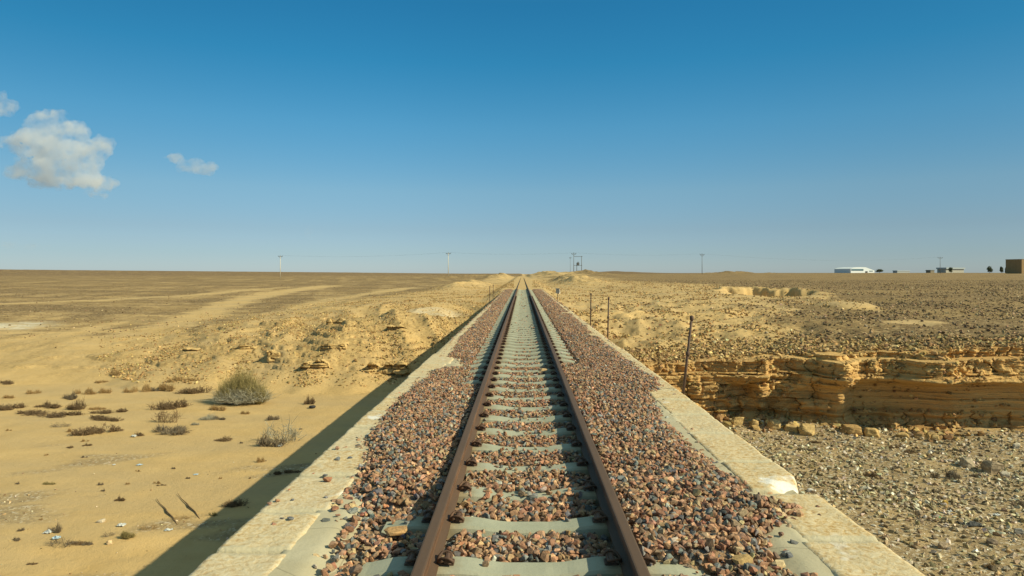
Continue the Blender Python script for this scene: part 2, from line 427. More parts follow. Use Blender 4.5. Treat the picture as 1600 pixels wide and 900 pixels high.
def mat_masonry():
    t = NT("bridge_masonry", .15, .93)
    v = t.mapv(t.pos(), (1, 1, 1))
    xyz = t.n("ShaderNodeSeparateXYZ"); t.L(t.pos(), xyz.inputs[0])
    cmb = t.n("ShaderNodeCombineXYZ"); t.L(xyz.outputs[1], cmb.inputs[0]); t.L(xyz.outputs[2], cmb.inputs[1])
    br = t.n("ShaderNodeTexBrick"); t.L(cmb.outputs[0], br.inputs["Vector"]); br.inputs["Scale"].default_value = 1.
    br.inputs["Brick Width"].default_value = .7; br.inputs["Row Height"].default_value = .38; br.inputs["Mortar Size"].default_value = .02
    br.inputs["Color1"].default_value = (.50, .38, .2, 1); br.inputs["Color2"].default_value = (.42, .31, .16, 1); br.inputs["Mortar"].default_value = (.34, .29, .2, 1)
    n = t.noise(9., 5, .6)
    c = t.mix(t.ramp(n, [(.4, 0.), (.7, .5)]), br.outputs["Color"], (.32, .22, .1))
    t.bump(t.math('ADD', n, t.math('MULTIPLY', br.outputs["Fac"], -.8)), .5, .03)
    return t.col(c)

def mat_ledge():
    t = NT("bank_ledge_rock", .12, .94)
    band = t.noise(1., 5, .6, t.mapv(t.pos(), (.5, .5, 8.)), .3); fine = t.noise(12., 6, .7)
    c = t.ramp(band, [(.3, (.47, .315, .13)), (.55, (.57, .395, .17)), (.75, (.50, .335, .14))])
    c = t.mix(t.ramp(fine, [(.55, 0.), (.75, .5)]), c, (.33, .215, .09))
    t.bump(t.math('ADD', fine, band), .6, .06)
    return t.col(c)
M_LEDGE = mat_ledge()
M_GROUND, M_CLIFF = mat_ground(), mat_cliff()
M_BALLAST = mat_stones("ballast_stone", .8, .3, 55., .35)
M_STONES = mat_stones("desert_stone", .9, .15, 14., .3)
M_COPING, M_CEMENT, M_CONC, M_MASON = mat_coping(), mat_cement(), mat_concrete(), mat_masonry()
M_RAIL = mat_rust("rusty_rail_steel", (.085, .042, .021), (.14, .072, .037), .7, (.105, .066, .040))
M_CLIP = mat_rust("rusty_clip_steel", (.075, .042, .026), (.13, .07, .04), .65)
M_POST = mat_rust("rusty_iron_post", (.07, .045, .03), (.12, .07, .045), .7)
M_POLE = plain("pale_pole_concrete", (.62, .55, .42), .9)
M_STEEL = plain("grey_steel", (.16, .16, .15), .6)
M_DARKSTEEL = plain("dark_steel", (.07, .07, .07), .6)
M_WHITE = plain("white_sheeting", (.68, .71, .71), .6, .06)
M_BLUEGLASS = plain("dark_blue_opening", (.10, .17, .20), .4, .2)
M_TAN = plain("tan_render", (.24, .165, .075), .9, .12, .6)
M_TANDARK = plain("tan_render_pale_edge", (.33, .25, .14), .9, .12)
M_PLASTIC = plain("white_plastic", (.48, .49, .46), .5, .1, 20, .4)
M_BLUEPL = plain("pale_blue_plastic", (.36, .47, .54), .5, .15, 20, .4)
M_BLACKPL = plain("black_rubber", (.03, .03, .03), .6)
M_GREENPL = plain("green_plastic", (.08, .38, .14), .5)
M_YELLOWST = plain("yellow_stone", (.58, .40, .12), .9, .2, 12, bump=.3)
M_CLOTH = plain("dark_cloth", (.07, .07, .065), .95, .4, 14)

# ------------------------------------------------------------------ ground sheet
def build_ground():
    u = np.concatenate([-np.geomspace(5, .98, 60)[:-1], np.linspace(-.98, .98, 1150), np.geomspace(.98, 5, 60)[1:]])
    D = np.concatenate([np.linspace(-40, 8.5, 40)[:-1], 8.5*np.exp(np.linspace(0, math.log(220/8.5), 900)),
                        220*np.exp(np.linspace(0, math.log(9000/220.), 260))[1:]])
    DD, UU = np.meshgrid(D, u, indexing='ij')
    X = UU*np.maximum(DD, 10.0); Y = DD
    z, pave, grav, white, rock = terrain(X, Y, True)
    v = np.stack([X, Y, z], -1).reshape(-1, 3)
    f, n = grid_faces(*X.shape)
    f = f.reshape(-1, 4)[:, ::-1].ravel()
    me = mesh_np("ground", v, f, n, {"pave": (pave, 'FLOAT'), "gravel": (grav, 'FLOAT'), "white": (white, 'FLOAT'), "rock": (rock, 'FLOAT')}, True)
    o = link("ground", me, M_GROUND); tag(o, kind="structure")
build_ground()

# ------------------------------------------------------------------ cliff (the right wall of the wadi)
CLIFF_TOP = {}
def build_cliff():
    xs = np.concatenate([np.arange(1.9, 19.5, .024), np.arange(19.5, 90, .25)])
    nv = 270
    t = np.linspace(0, 1, nv); KV = .82
    X, T = np.meshgrid(xs, t, indexing='ij')
    top = cliff_top(X) + .05
    bot = BED - .35
    tv = np.clip(T/KV, 0, 1); tb = np.clip((T-KV)/(1-KV), 0, 1)
    Z = bot + (top-bot)*tv
    zz = Z + .07*perlin(X/3.1, 1.1, 2) + .018*perlin(X/.7, Z/.3, 3) - .02*(X-10)
    r = np.random.default_rng(21)
    th = np.clip(np.exp(r.normal(-1.9, .75, 60)), .04, .6); bnd = BED - .5 + np.cumsum(th)
    # one thick massive bed in the middle of the wall
    bnd = bnd[(bnd < -3.55) | (bnd > -2.55)]; bnd = np.sort(np.concatenate([bnd, [-3.55, -3.08, -2.55]]))
    li = np.searchsorted(bnd, zz.ravel()).reshape(zz.shape)
    lo = np.concatenate([[bnd[0]-.3], bnd]); hi = np.concatenate([bnd, [bnd[-1]+.3]])
    dlo, dhi = zz-lo[li], hi[li]-zz
    lw = np.exp(r.normal(-.3, .45, len(lo))); loff = r.normal(0, .055, len(lo)); gd = np.clip(np.exp(r.normal(-3.6, .8, len(lo)+1)), .008, .13)
    massive = S(-3.65, -3.5, zz)*S(-2.45, -2.6, zz)
    leftpart = S(12.0, 9.6, X + .5*perlin(Z/.6, 6.6, 19))
    wx = (.45-.33*massive)*perlin(X/.9, Z/.35, 5) + .10*perlin(X/.2, Z/.2, 6)
    cx = X/lw[li] + li*3.7 + wx
    ci = np.floor(cx); cf = np.minimum(cx-ci, 1-(cx-ci))*lw[li]
    bo = (hash1(ci*1.3 + li*17.1)-.5)
    bul = 1-(2*(cx-ci)-1)**2
    amp = (.17+.12*leftpart)*(1-massive*.9*(1-leftpart))*(.4+1.2*hash1(li, 3))
    d = loff[li]*(1-.6*massive) + bo*amp
    d = d + bul*(.17*massive*leftpart + .05*(1-massive))*(.5+hash1(ci*1.9+li, 8))
    # recessed soft seams, stronger in some stretches than in others
    sm = .35 + 1.3*S(-.15, .3, perlin(X/2.1, li*1.7, 20))
    rnd = ((1-np.clip(dlo/.045, 0, 1))**2*gd[li] + (1-np.clip(dhi/.045, 0, 1))**2*gd[li+1])*sm
    rnd = rnd + (1-np.clip(cf/.06, 0, 1))**2*.07*(1-massive*.85*(1-leftpart))*(hash1(ci*2.3+li, 5) > .35)
    d = d - rnd
    # rounded lumpy pillars in the left part
    lump = np.abs(np.sin(X*2.3 + 1.6*perlin(X/1.1, Z/1.2, 8)))**.6 + .35*fbm(X/.5, Z/.45, 3, 21)
    d = d + leftpart*S(-4.1, -3.7, Z)*S(-2.1, -2.7, Z + .4*perlin(X/.9, 5.5, 24))*(.32*lump*(.35+.65*S(-.15, .2, perlin(X/.7, Z/.38, 23))) - .18)
    # buttresses, one at the corner of the massive bed, one hanging cap further right
    d = d + .62*np.maximum(0, 1-np.abs((X-11.45 + .15*perlin(Z/.5, 2.2, 9))/.62))**.7 * (S(-3.0, -2.2, Z)*.55+.45)
    d = d + .30*S(11.9, 11.6, X)*S(9.8, 11.2, X)
    d = d + .75*S(13.2, 14.6, X)*S(15.25, 14.95, X + .25*perlin(Z/.25, 1., 10))*S(-2.55, -2.2, Z)
    d = d + .35*np.maximum(0, 1-np.abs((X-13.35)/.35))*S(-3.3, -3.75, Z)
    d = d + .55*S(7.2, 8.0, X)*S(9.4, 9.0, X)*S(-2.75, -2.3, Z + .2*perlin(X/.4, 3., 11))
    d = d + .45*S(3.4, 3.9, X)*S(4.6, 4.3, X)*S(-2.6, -2.3, Z)
    # cap beds: ragged steps that recede to the plateau
    zl_ = .5*(lo+hi)[li] + .16*perlin(X/.8, li*2.3, 30) + .10*perlin(X/.22, li*1.9, 31)
    cap = S(-2.35, -1.95, Z)
    d = d - .85*S(-2.15, -1.05, zl_) - .35*S(-2.5, -1.9, zl_)*leftpart + .20*G((Z+2.25)/.12)*(1-leftpart)
    d = d + cap*(.16*fbm(X/.9, Z/.35, 3, 13) + .12*np.abs(fbm(X/.25, Z/.14, 3, 14)))
    d = d + (1-leftpart)*(.10*S(-2.6, -2.2, Z)*S(-1.5, -1.9, Z) - .17*massive*S(15.6, 14.5, X) - .10*S(-2.5, -2.8, Z)*S(-3.9, -3.6, Z))
    # thin laminae
    thm = r.uniform(.022, .085, 90); bm_ = BED - .5 + np.cumsum(thm); lm_ = np.searchsorted(bm_, (zz + .02*perlin(X/.5, 7.7, 32)).ravel()).reshape(zz.shape)
    lam = (hash1(lm_, 7)-.5)*(.4 + .9*S(-.2, .25, perlin(X/1.2, lm_*.9, 33)))
    d = d + .095*lam*(1-.35*massive*(1-leftpart))
    # undercut foot, then a low shelf
    d = d - .16*G((Z+3.72)/.10) + .38*S(-3.85, -4.15, Z) + .2*perlin(X/1.9, 4.4, 15)*S(-3.7, -4., Z)
    d = d + (.075*fbm(X/.40, Z/.22, 5, 16) + .06*fbm(X/.9, Z/.5, 3, 22))*(1-.6*massive*(1-leftpart)) + .25*perlin(X/4., Z/3., 17)
    yb = cliff_y(X)
    sl = np.gradient(cliff_y(xs), xs)[:, None]; ln = np.sqrt(1+sl**2)
    sl = np.convolve(np.pad(sl[:, 0], 40, 'edge'), np.ones(81)/81, 'valid')[:, None]
    nx, ny = sl/np.sqrt(1+sl**2), -1/np.sqrt(1+sl**2)
    PX = X + nx*d; PY = yb + .25 + ny*d
    # the lip runs back onto the plateau
    back = S(0, 1, tb)*2.6
    PY = PY + back
    dcl = np.maximum(PY - cliff_y(PX), 0)
    tt = cliff_top(PX); up0 = tt + (1-np.exp(-dcl/13.0))*(-.55-tt) + .06*fbm(PX/.8, PY/.5, 4, 25)*(1-tb)
    up = np.where(dcl > 2.2, np.maximum(terrain(PX, PY), up0-.3), up0) + .015 - .12*tb**2
    Zt = np.where(tb > 0, Z*(1-S(0, .35, tb)) + S(0, .35, tb)*up, Z) + (tb > 0)*.03*fbm(X/.3, PY/.3, 3, 18)*(1-tb)
    v = np.stack([PX, PY, Zt], -1).reshape(-1, 3)
    nz = np.zeros_like(Zt); dy = np.diff(PY, axis=1); dzz = np.diff(Zt, axis=1)
    nz[:, :-1] = dy/np.sqrt(dy**2+dzz**2+1e-12)
    sel = ((nz > .35) & (Z > -2.35) & (X < 24) & (X > 2.4) & (tb < .75)) | ((nz > .5) & (X < 24) & (X > 2.4) & (tb < .2))
    CLIFF_TOP['p'] = np.stack([PX, PY, Zt], -1)[sel]
    f, n = grid_faces(*X.shape)
    o = link("cliff", mesh_np("cliff", v, f, n, None, False), M_CLIFF); tag(o, kind="structure")
build_cliff()

# ------------------------------------------------------------------ stones
def stone_protos(n, seed, npts=11, flat=.7):
    r = np.random.default_rng(seed); out = []
    for k in range(n):
        bm = bmesh.new()
        p = r.normal(size=(npts, 3)); p /= np.linalg.norm(p, axis=1)[:, None]; p = .55*p + .5*np.sign(p)*np.abs(p)**.4*.8
        p *= r.uniform(.8, 1.05, (npts, 1)); p *= np.array([1, r.uniform(.65, .95), r.uniform(flat*.75, flat*1.1)])
        for q in p: bm.verts.new(q)
        g = bmesh.ops.convex_hull(bm, input=bm.verts)
        bmesh.ops.delete(bm, geom=[v for v in bm.verts if not v.link_faces], context='VERTS')
        bm.verts.index_update()
        out.append((np.array([v.co[:] for v in bm.verts]), np.array([[v.index for v in f.verts] for f in bm.faces])))
        bm.free()
    return out
PROTO = stone_protos(26, 2, 17, .58)
PROTO_S = stone_protos(18, 4, 12, .62)
def rot_mats(n, tilt=1.0):
    a = rng.uniform(0, 2*np.pi, n); b = rng.normal(0, .55*tilt, n); c = rng.normal(0, .55*tilt, n)
    ca, sa, cb, sb, cc, sc = np.cos(a), np.sin(a), np.cos(b), np.sin(b), np.cos(c), np.sin(c)
    Rz = np.zeros((n, 3, 3)); Rz[:, 0, 0] = ca; Rz[:, 0, 1] = -sa; Rz[:, 1, 0] = sa; Rz[:, 1, 1] = ca; Rz[:, 2, 2] = 1
    Rx = np.zeros((n, 3, 3)); Rx[:, 1, 1] = cb; Rx[:, 1, 2] = -sb; Rx[:, 2, 1] = sb; Rx[:, 2, 2] = cb; Rx[:, 0, 0] = 1
    Ry = np.zeros((n, 3, 3)); Ry[:, 0, 0] = cc; Ry[:, 0, 2] = sc; Ry[:, 2, 0] = -sc; Ry[:, 2, 2] = cc; Ry[:, 1, 1] = 1
    return Rz @ Rx @ Ry
def stones_mesh(name, pos, size, cols, protos, mat, tilt=1.0):
    n = len(pos); which = rng.integers(0, len(protos), n); Rm = rot_mats(n, tilt)
    VV, FF, CC = [], [], []; base = 0
    for k, (pv, pf) in enumerate(protos):
        idx = np.nonzero(which == k)[0]
        if not len(idx): continue
        v = np.einsum('nij,vj->nvi', Rm[idx], pv)*size[idx, None, None] + pos[idx, None, :]
        m = len(pv)
        VV.append(v.reshape(-1, 3))
        FF.append((pf[None] + (base + np.arange(len(idx))*m)[:, None, None]).reshape(-1, 3))
        CC.append(np.repeat(cols[idx], m, 0)); base += len(idx)*m
    V = np.concatenate(VV); Fc = np.concatenate(FF); C = np.concatenate(CC)
    C = np.concatenate([C, np.ones((len(C), 1))], 1)
    me = mesh_np(name, V, Fc.ravel(), np.full(len(Fc), 3), {"stone_col": (C, 'FLOAT_COLOR')})
    return link(name, me, mat)
def palette(n, cols, w, var=.18):
    cols = np.array(cols); w = np.array(w, float); k = rng.choice(len(cols), n, p=w/w.sum())
    return np.clip(cols[k]*np.exp(rng.normal(0, var, (n, 1)))*np.exp(rng.normal(0, .05, (n, 3))), .01, .95)
BAL_COLS = [(.38, .220, .125), (.33, .170, .098), (.43, .265, .155), (.20, .20, .18), (.135, .14, .135), (.44, .32, .18), (.26, .17, .11), (.55, .50, .40), (.27, .275, .24)]
BAL_W = [5.5, 5, 4.5, 2.0, 1.9, 1.6, 3.2, .2, 1.2]

# ------------------------------------------------------------------ bridge deck, coping, walls
XL0, XR0 = -1.83, 2.20
COPZ = -.15
YB0, YB1 = -6.0, 73.5
bridge = tag(empty("railway_bridge", (0, 0, 0)), "old masonry bridge of pale limestone carrying the ballasted rail track across the wadi", "bridge")
def build_bridge():
    # wall body with arches, as one solid profile along Y extruded across
    out = [(YB0, -.47), (YB0, -5.2)]
    for c in (0.0, 9.0, 18.0, 27.0):
        r = 3.2
        out += [(c-r, -5.2)] + [(c - r*math.cos(a), -4.6 + 3.3*math.sin(a)) for a in np.linspace(0, math.pi, 18)] + [(c+r, -5.2)]
    out += [(YB1, -5.2), (YB1, -.47)]
    bm = bmesh.new()
    A = [bm.verts.new((XL0+.03, y, z)) for y, z in out]; B = [bm.verts.new((XR0-.03, y, z)) for y, z in out]
    n = len(out)
    for i in range(n): bm.faces.new((A[i], A[(i+1) % n], B[(i+1) % n], B[i]))
    fa = bm.faces.new(A[::-1]); fb = bm.faces.new(B)
    bmesh.ops.triangulate(bm, faces=[fa, fb])
    bmesh.ops.recalc_face_normals(bm, faces=bm.faces)
    bm_obj("arched_wall", bm, M_MASON, bridge)
    # cement bed between the coping and the ballast
    ys = np.concatenate([np.arange(YB0, 14, .05), np.arange(14, YB1, .4)])
    for x0, x1, name in ((XL0+.10, -.55, "mortar_bed"), (.65, XR0-.10, "mortar_bed")):
        xs = np.linspace(x0, x1, 34)
        Y, X = np.meshgrid(ys, xs, indexing='ij')
        s = -1 if x1 < 0 else 1
        inner = np.abs(X - (XL0 if s < 0 else XR0))
        Z = COPZ - .010 - .16*np.clip((inner-.62)/.5, 0, 1) + .010*fbm(X/.4, Y/.4, 3, 90+s) + .004*fbm(X/.08, Y/.08, 2, 93)
        Z = np.where(inner < .42, COPZ-.05, Z)
        f, n = grid_faces(*X.shape); f = f.reshape(-1, 4)[:, ::-1].ravel()
        link(name, mesh_np(name, np.stack([X, Y, Z], -1).reshape(-1, 3), f, n, None, True), M_CEMENT, bridge)
    # coping stones
    def block(y0, y1, side, r, worn=False):
        nu, nvv = (26, 22) if y0 < 14 else ((10, 8) if y0 < 30 else (5, 5))
        a = np.linspace(0, 1, nu); b = np.linspace(0, 1, nvv)
        A_, B_ = np.meshgrid(a, b, indexing='ij')
        wdt = .49 + r.uniform(-.03, .03)
        Y = y0 + (y1-y0)*A_
        off = B_*wdt
        edge = np.minimum(np.minimum(A_, 1-A_)*(y1-y0), np.minimum(B_, 1-B_)*wdt)
        Z = COPZ + r.uniform(-.008, .008) + .012*fbm(Y/.25+side*9, off/.25, 4, 100) + .006*fbm(Y/.05, off/.05, 3, 101)
        rnd_ = .03 + .012*perlin(Y/.3, side*3.3, 102)
        Z = Z - .030*(1-np.clip(B_*wdt/np.maximum(rnd_, .01), 0, 1))**2 - .016*(1-np.clip(edge/.022, 0, 1))**2
        ox = (.007*perlin(Y/.5, side*7.7, 103) + .005*perlin(Y/.09, side*3.7, 104))*(1-B_) + r.uniform(-.006, .006)*(1-B_)
        if worn:      # broken outer corner nearest the camera
            c = np.hypot((A_*(y1-y0)+.02)/.42, (off+.02)/.30)
            k = np.clip(1-c, 0, 1)
            Z = Z - .16*k**1.3
            ox = ox + .16*np.clip(1-A_*(y1-y0)/.40, 0, 1)**1.5*(1-B_)
        X = (XR0 - off - ox) if side > 0 else (XL0 + off + ox)
        top = np.stack([X, Y, Z], -1).reshape(-1, 3)
        f, n = grid_faces(nu, nvv)
        f = f.reshape(-1, 4)
        # skirt down
        idx = np.arange(nu*nvv).reshape(nu, nvv)
        ring = np.concatenate([idx[:, 0], idx[-1, 1:], idx[::-1, -1][1:], idx[0, ::-1][1:-1]])
        low = top[ring].copy(); low[:, 2] = COPZ-.30
        base = len(top); m = len(ring)
        q = np.stack([ring, base+np.arange(m), base+(np.arange(m)+1) % m, np.roll(ring, -1)], 1)
        if side < 0:
            pass
        faces = np.concatenate([f if side > 0 else f[:, ::-1], q])
        jt = np.concatenate([(np.minimum(A_, 1-A_)*(y1-y0)).ravel(), np.zeros(len(low))])
        me = mesh_np("coping_stone", np.concatenate([top, low]), faces.ravel(), np.full(len(faces), 4), {"joint": (jt, 'FLOAT')}, True)
        bm = bmesh.new(); bm.from_mesh(me); bmesh.ops.recalc_face_normals(bm, faces=bm.faces); bm.to_mesh(me); bm.free()
        return me
    r = np.random.default_rng(8)
    cutsL = [3.05, 4.02, 4.68, 5.5]; cutsR = [3.25, 4.19, 5.10, 5.92, 7.0]
    for cuts, side in ((cutsL, -1), (cutsR, 1)):
        cuts = list(cuts)
        y = cuts[-1]
        while y < 37: y += r.uniform(.72, .98); cuts.append(y)
        y = cuts[0]; pre = []
        while y > YB0+.6: y -= r.uniform(.9, 1.1); pre.append(y)
        cuts = sorted(pre) + cuts
        for y0, y1 in zip(cuts[:-1], cuts[1:]):
            worn = side > 0 and abs(y0-5.10) < .01
            o = link("coping_stone", block(y0+.007, y1-.007, side, r, worn), M_COPING, bridge)
            if worn: o["label"] = "worn coping stone with a broken rounded corner and white stains"
        last = cuts[-1]
        # the far, ballast-covered run: one kerb per side
        o = link("kerb_wall", block(last+.007, YB1, side, r), M_COPING, bridge)
build_bridge()

# ------------------------------------------------------------------ track
RLX, RRX = .04-.5575, .04+.5575       # rail centre lines
SL0, SLD = 3.83, .65
track = tag(empty("railway_track", (0, 0, 0)), "rusty narrow gauge railway track of two rails on grey concrete sleepers running to the horizon", "railway track")
def rail_profile():
    h = .142
    half = [(.056, -h), (.056, -h+.010), (.012, -h+.026), (.008, -h+.04), (.008, -.046), (.013, -.040), (.032, -.033), (.033, -.008), (.030, -.002), (.022, 0.0)]
    return half + [(-x, z) for x, z in half[::-1]]
def build_track():
    prof = rail_profile(); m = len(prof)
    ys = np.concatenate([np.arange(-6, 80, 1.5), np.geomspace(80, 520, 30)])
    for cx in (RLX, RRX):
        wob = .004*perlin(ys/6., cx*3, 110); zw = .004*perlin(ys/9., cx*5, 111)
        v = np.array([[cx+px+wob[i], y, pz+zw[i]] for i, y in enumerate(ys) for px, pz in prof])
        n = len(ys)
        f = np.array([[i*m+k, (i+1)*m+k, (i+1)*m+(k+1) % m, i*m+(k+1) % m] for i in range(n-1) for k in range(m)])
        link("rail", mesh_np("rail", v, f.ravel(), np.full(len(f), 4)), M_RAIL, track)
    # sleepers: waisted concrete monoblocks with a dip in the middle
    def sleeper_mesh(seed):
        r = np.random.default_rng(seed)
        xs = np.linspace(-.955, .955, 49); ax = np.abs(xs)
        topz = -.142 - .030*S(.42, .12, ax) - .035*S(.74, .955, ax)
        hw = .100 - .012*S(.45, .1, ax)
        V = []
        for x, tz, w in zip(xs, topz, hw):
            e = .0012*r.normal(size=3)
            V += [(x, -w-.045, -.36), (x, -w+e[0]*.4, tz-.016), (x, -w+.014, tz+e[1]*.3), (x, w-.014, tz+e[1]*.3), (x, w+e[2]*.4, tz-.016), (x, w+.045, -.36)]
        V = np.array(V); k = 6
        f = [[i*k+j, (i+1)*k+j, (i+1)*k+(j+1) % k, i*k+(j+1) % k] for i in range(len(xs)-1) for j in range(k)]
        f = [q[::-1] for q in f]
        me = mesh_np("sleeper", V, np.array(f).ravel(), np.full(len(f), 4))
        bm = bmesh.new(); bm.from_mesh(me)
        n = len(xs); bm.verts.ensure_lookup_table()
        bm.faces.new([bm.verts[j] for j in range(k)]); bm.faces.new([bm.verts[(n-1)*k+j] for j in range(k)])
        bmesh.ops.recalc_face_normals(bm, faces=bm.faces); bm.to_mesh(me); bm.free()
        me.materials.append(M_CONC)
        return me
    sm = [sleeper_mesh(s) for s in range(4)]
    # spring clip: shoulder block, curled spring over the rail foot, eye
    bm = bmesh.new()
    box(bm, .062, .150, -.042, .042, -.150, -.122, .004)
    box(bm, .080, .118, -.030, .030, -.124, -.096, .006)
    tube(bm, [(.128, -.062, -.100), (.128, .045, -.100), (.118, .066, -.088), (.095, .070, -.078), (.066, .062, -.082), (.050, .035, -.098),
              (.046, 0, -.112), (.050, -.025, -.106), (.066, -.050, -.084), (.092, -.062, -.070), (.120, -.066, -.072), (.142, -.066, -.090), (.146, -.060, -.112)], .0105, 7)
    tube(bm, [(.104, -.055, -.100), (.104, .050, -.100)], .021, 10)
    tube(bm, [(.036, -.02, -.122), (.060, -.045, -.110), (.085, -.058, -.086)], [.004, .012, .012], 6)
    for v in bm.verts: v.co = ((v.co.x-.062)*.86+.062, v.co.y*.82, -.150 + (v.co.z+.150)*.72)
    clip = bpy.data.meshes.new("rail_clip"); bm.normal_update(); bm.to_mesh(clip); bm.free()
    for p in clip.polygons: p.use_smooth = len(p.vertices) == 4 and p.area < .0006; clip.materials.append(M_CLIP)
    r = random.Random(5)
    for k in range(-1, 99):
        s = link("sleeper", sm[k % 4], None, track, (.04 + r.uniform(-.015, .015), SL0+SLD*k + r.uniform(-.012, .012), r.uniform(-.003, .003)))
        s.rotation_euler = (r.uniform(-.02, .02), 0, r.uniform(-.012, .012))
        if k < 70:
            for cx in (RLX, RRX):
                for sg in (1, -1):
                    c = link("rail_clip", clip, None, s, (cx-s.location.x, 0, 0))
                    if sg < 0: c.rotation_euler = (0, 0, math.pi)
    v0 = np.array([v.co[:] for v in sm[0].vertices]); f0 = [list(p.vertices) for p in sm[0].polygons]
    V, Ff, Fs = [], [], []
    for i, k in enumerate(range(99, 107)):
        V.append(v0 + np.array([.04, SL0+SLD*k, 0]))
        for f in f0: Ff += [q+i*len(v0) for q in f]; Fs.append(len(f))
    o = link("distant_sleepers", mesh_np("distant_sleepers", np.concatenate(V), Ff, Fs), M_CONC, track); o["kind"] = "stuff"
build_track()

# ------------------------------------------------------------------ ballast
LE_D = [-6, 3.4, 4.5, 5.0, 5.6, 6.5, 8, 10, 11.6, 12.2, 12.8, 13.4, 15, 17, 75]
LE_X = [-1.07, -1.07, -1.16, -1.30, -1.40, -1.58, -1.66, -1.71, -1.62, -1.05, -1.10, -1.58, -1.68, -1.76, -1.78]
RE_D = [-6, 3.4, 3.9, 4.35, 4.75, 5.0, 5.3, 6.2, 7.5, 9.0, 9.7, 10.2, 17.9, 18.1, 18.4, 18.6, 28, 28.3, 28.9, 29.2, 75]
RE_X = [1.44, 1.44, 1.44, 1.55, 1.93, 1.64, 1.72, 1.64, 1.57, 1.72, 2.0, 2.12, 2.13, 1.75, 1.75, 2.13, 2.13, 1.7, 1.7, 2.13, 2.13]
def ledge_(y): return np.interp(y, LE_D, LE_X) + .06*perlin(y/.45, 1.5, 120) + .04*perlin(y/.16, 2.5, 121)
def redge_(y): return np.interp(y, RE_D, RE_X) + .06*perlin(y/.45, 3.5, 122) + .04*perlin(y/.16, 4.5, 123)
def ballast_z(x, y):
    cl = S(4.75, 5.1, y)*S(10.5, 9.0, y)              # left shoulder lies over the sleeper ends here
    cr = S(3.72, 3.95, y)*S(13.2, 10.8, y)
    ins = np.where(y < 5.0, -.192, -.186) + .012*S(5.0, 5.4, y)*S(6.6, 6.0, y) - .03*S(9, 15, y)
    zl = -.180 + .085*cl - .035*S(10, 14, y); zr = -.180 + .090*cr - .035*S(10, 14, y)
    # away from the sleepers the shoulder stands a little higher
    zl = np.maximum(zl, -.155 - .02*S(12, 16, y) + .03*S(-1.0, -1.25, x)); zl = np.where(x > -.98, np.where(cl > .3, zl, -.182-.03*S(10, 14, y)), zl)
    zr = np.maximum(zr, -.150 - .025*S(12, 16, y) + .03*S(1.05, 1.3, x)); zr = np.where(x < 1.05, np.where(cr > .3, zr, -.182-.03*S(10, 14, y)), zr)
    z = np.where(x < -.52, zl, np.where(x > .6, zr, ins))
    # fall to the cement at the edges
    e = np.minimum(x-ledge_(y), redge_(y)-x)
    z = z - .10*(1-np.clip(e/.28, 0, 1))**1.5
    return z + .022*fbm(x/.22, y/.22, 3, 124)
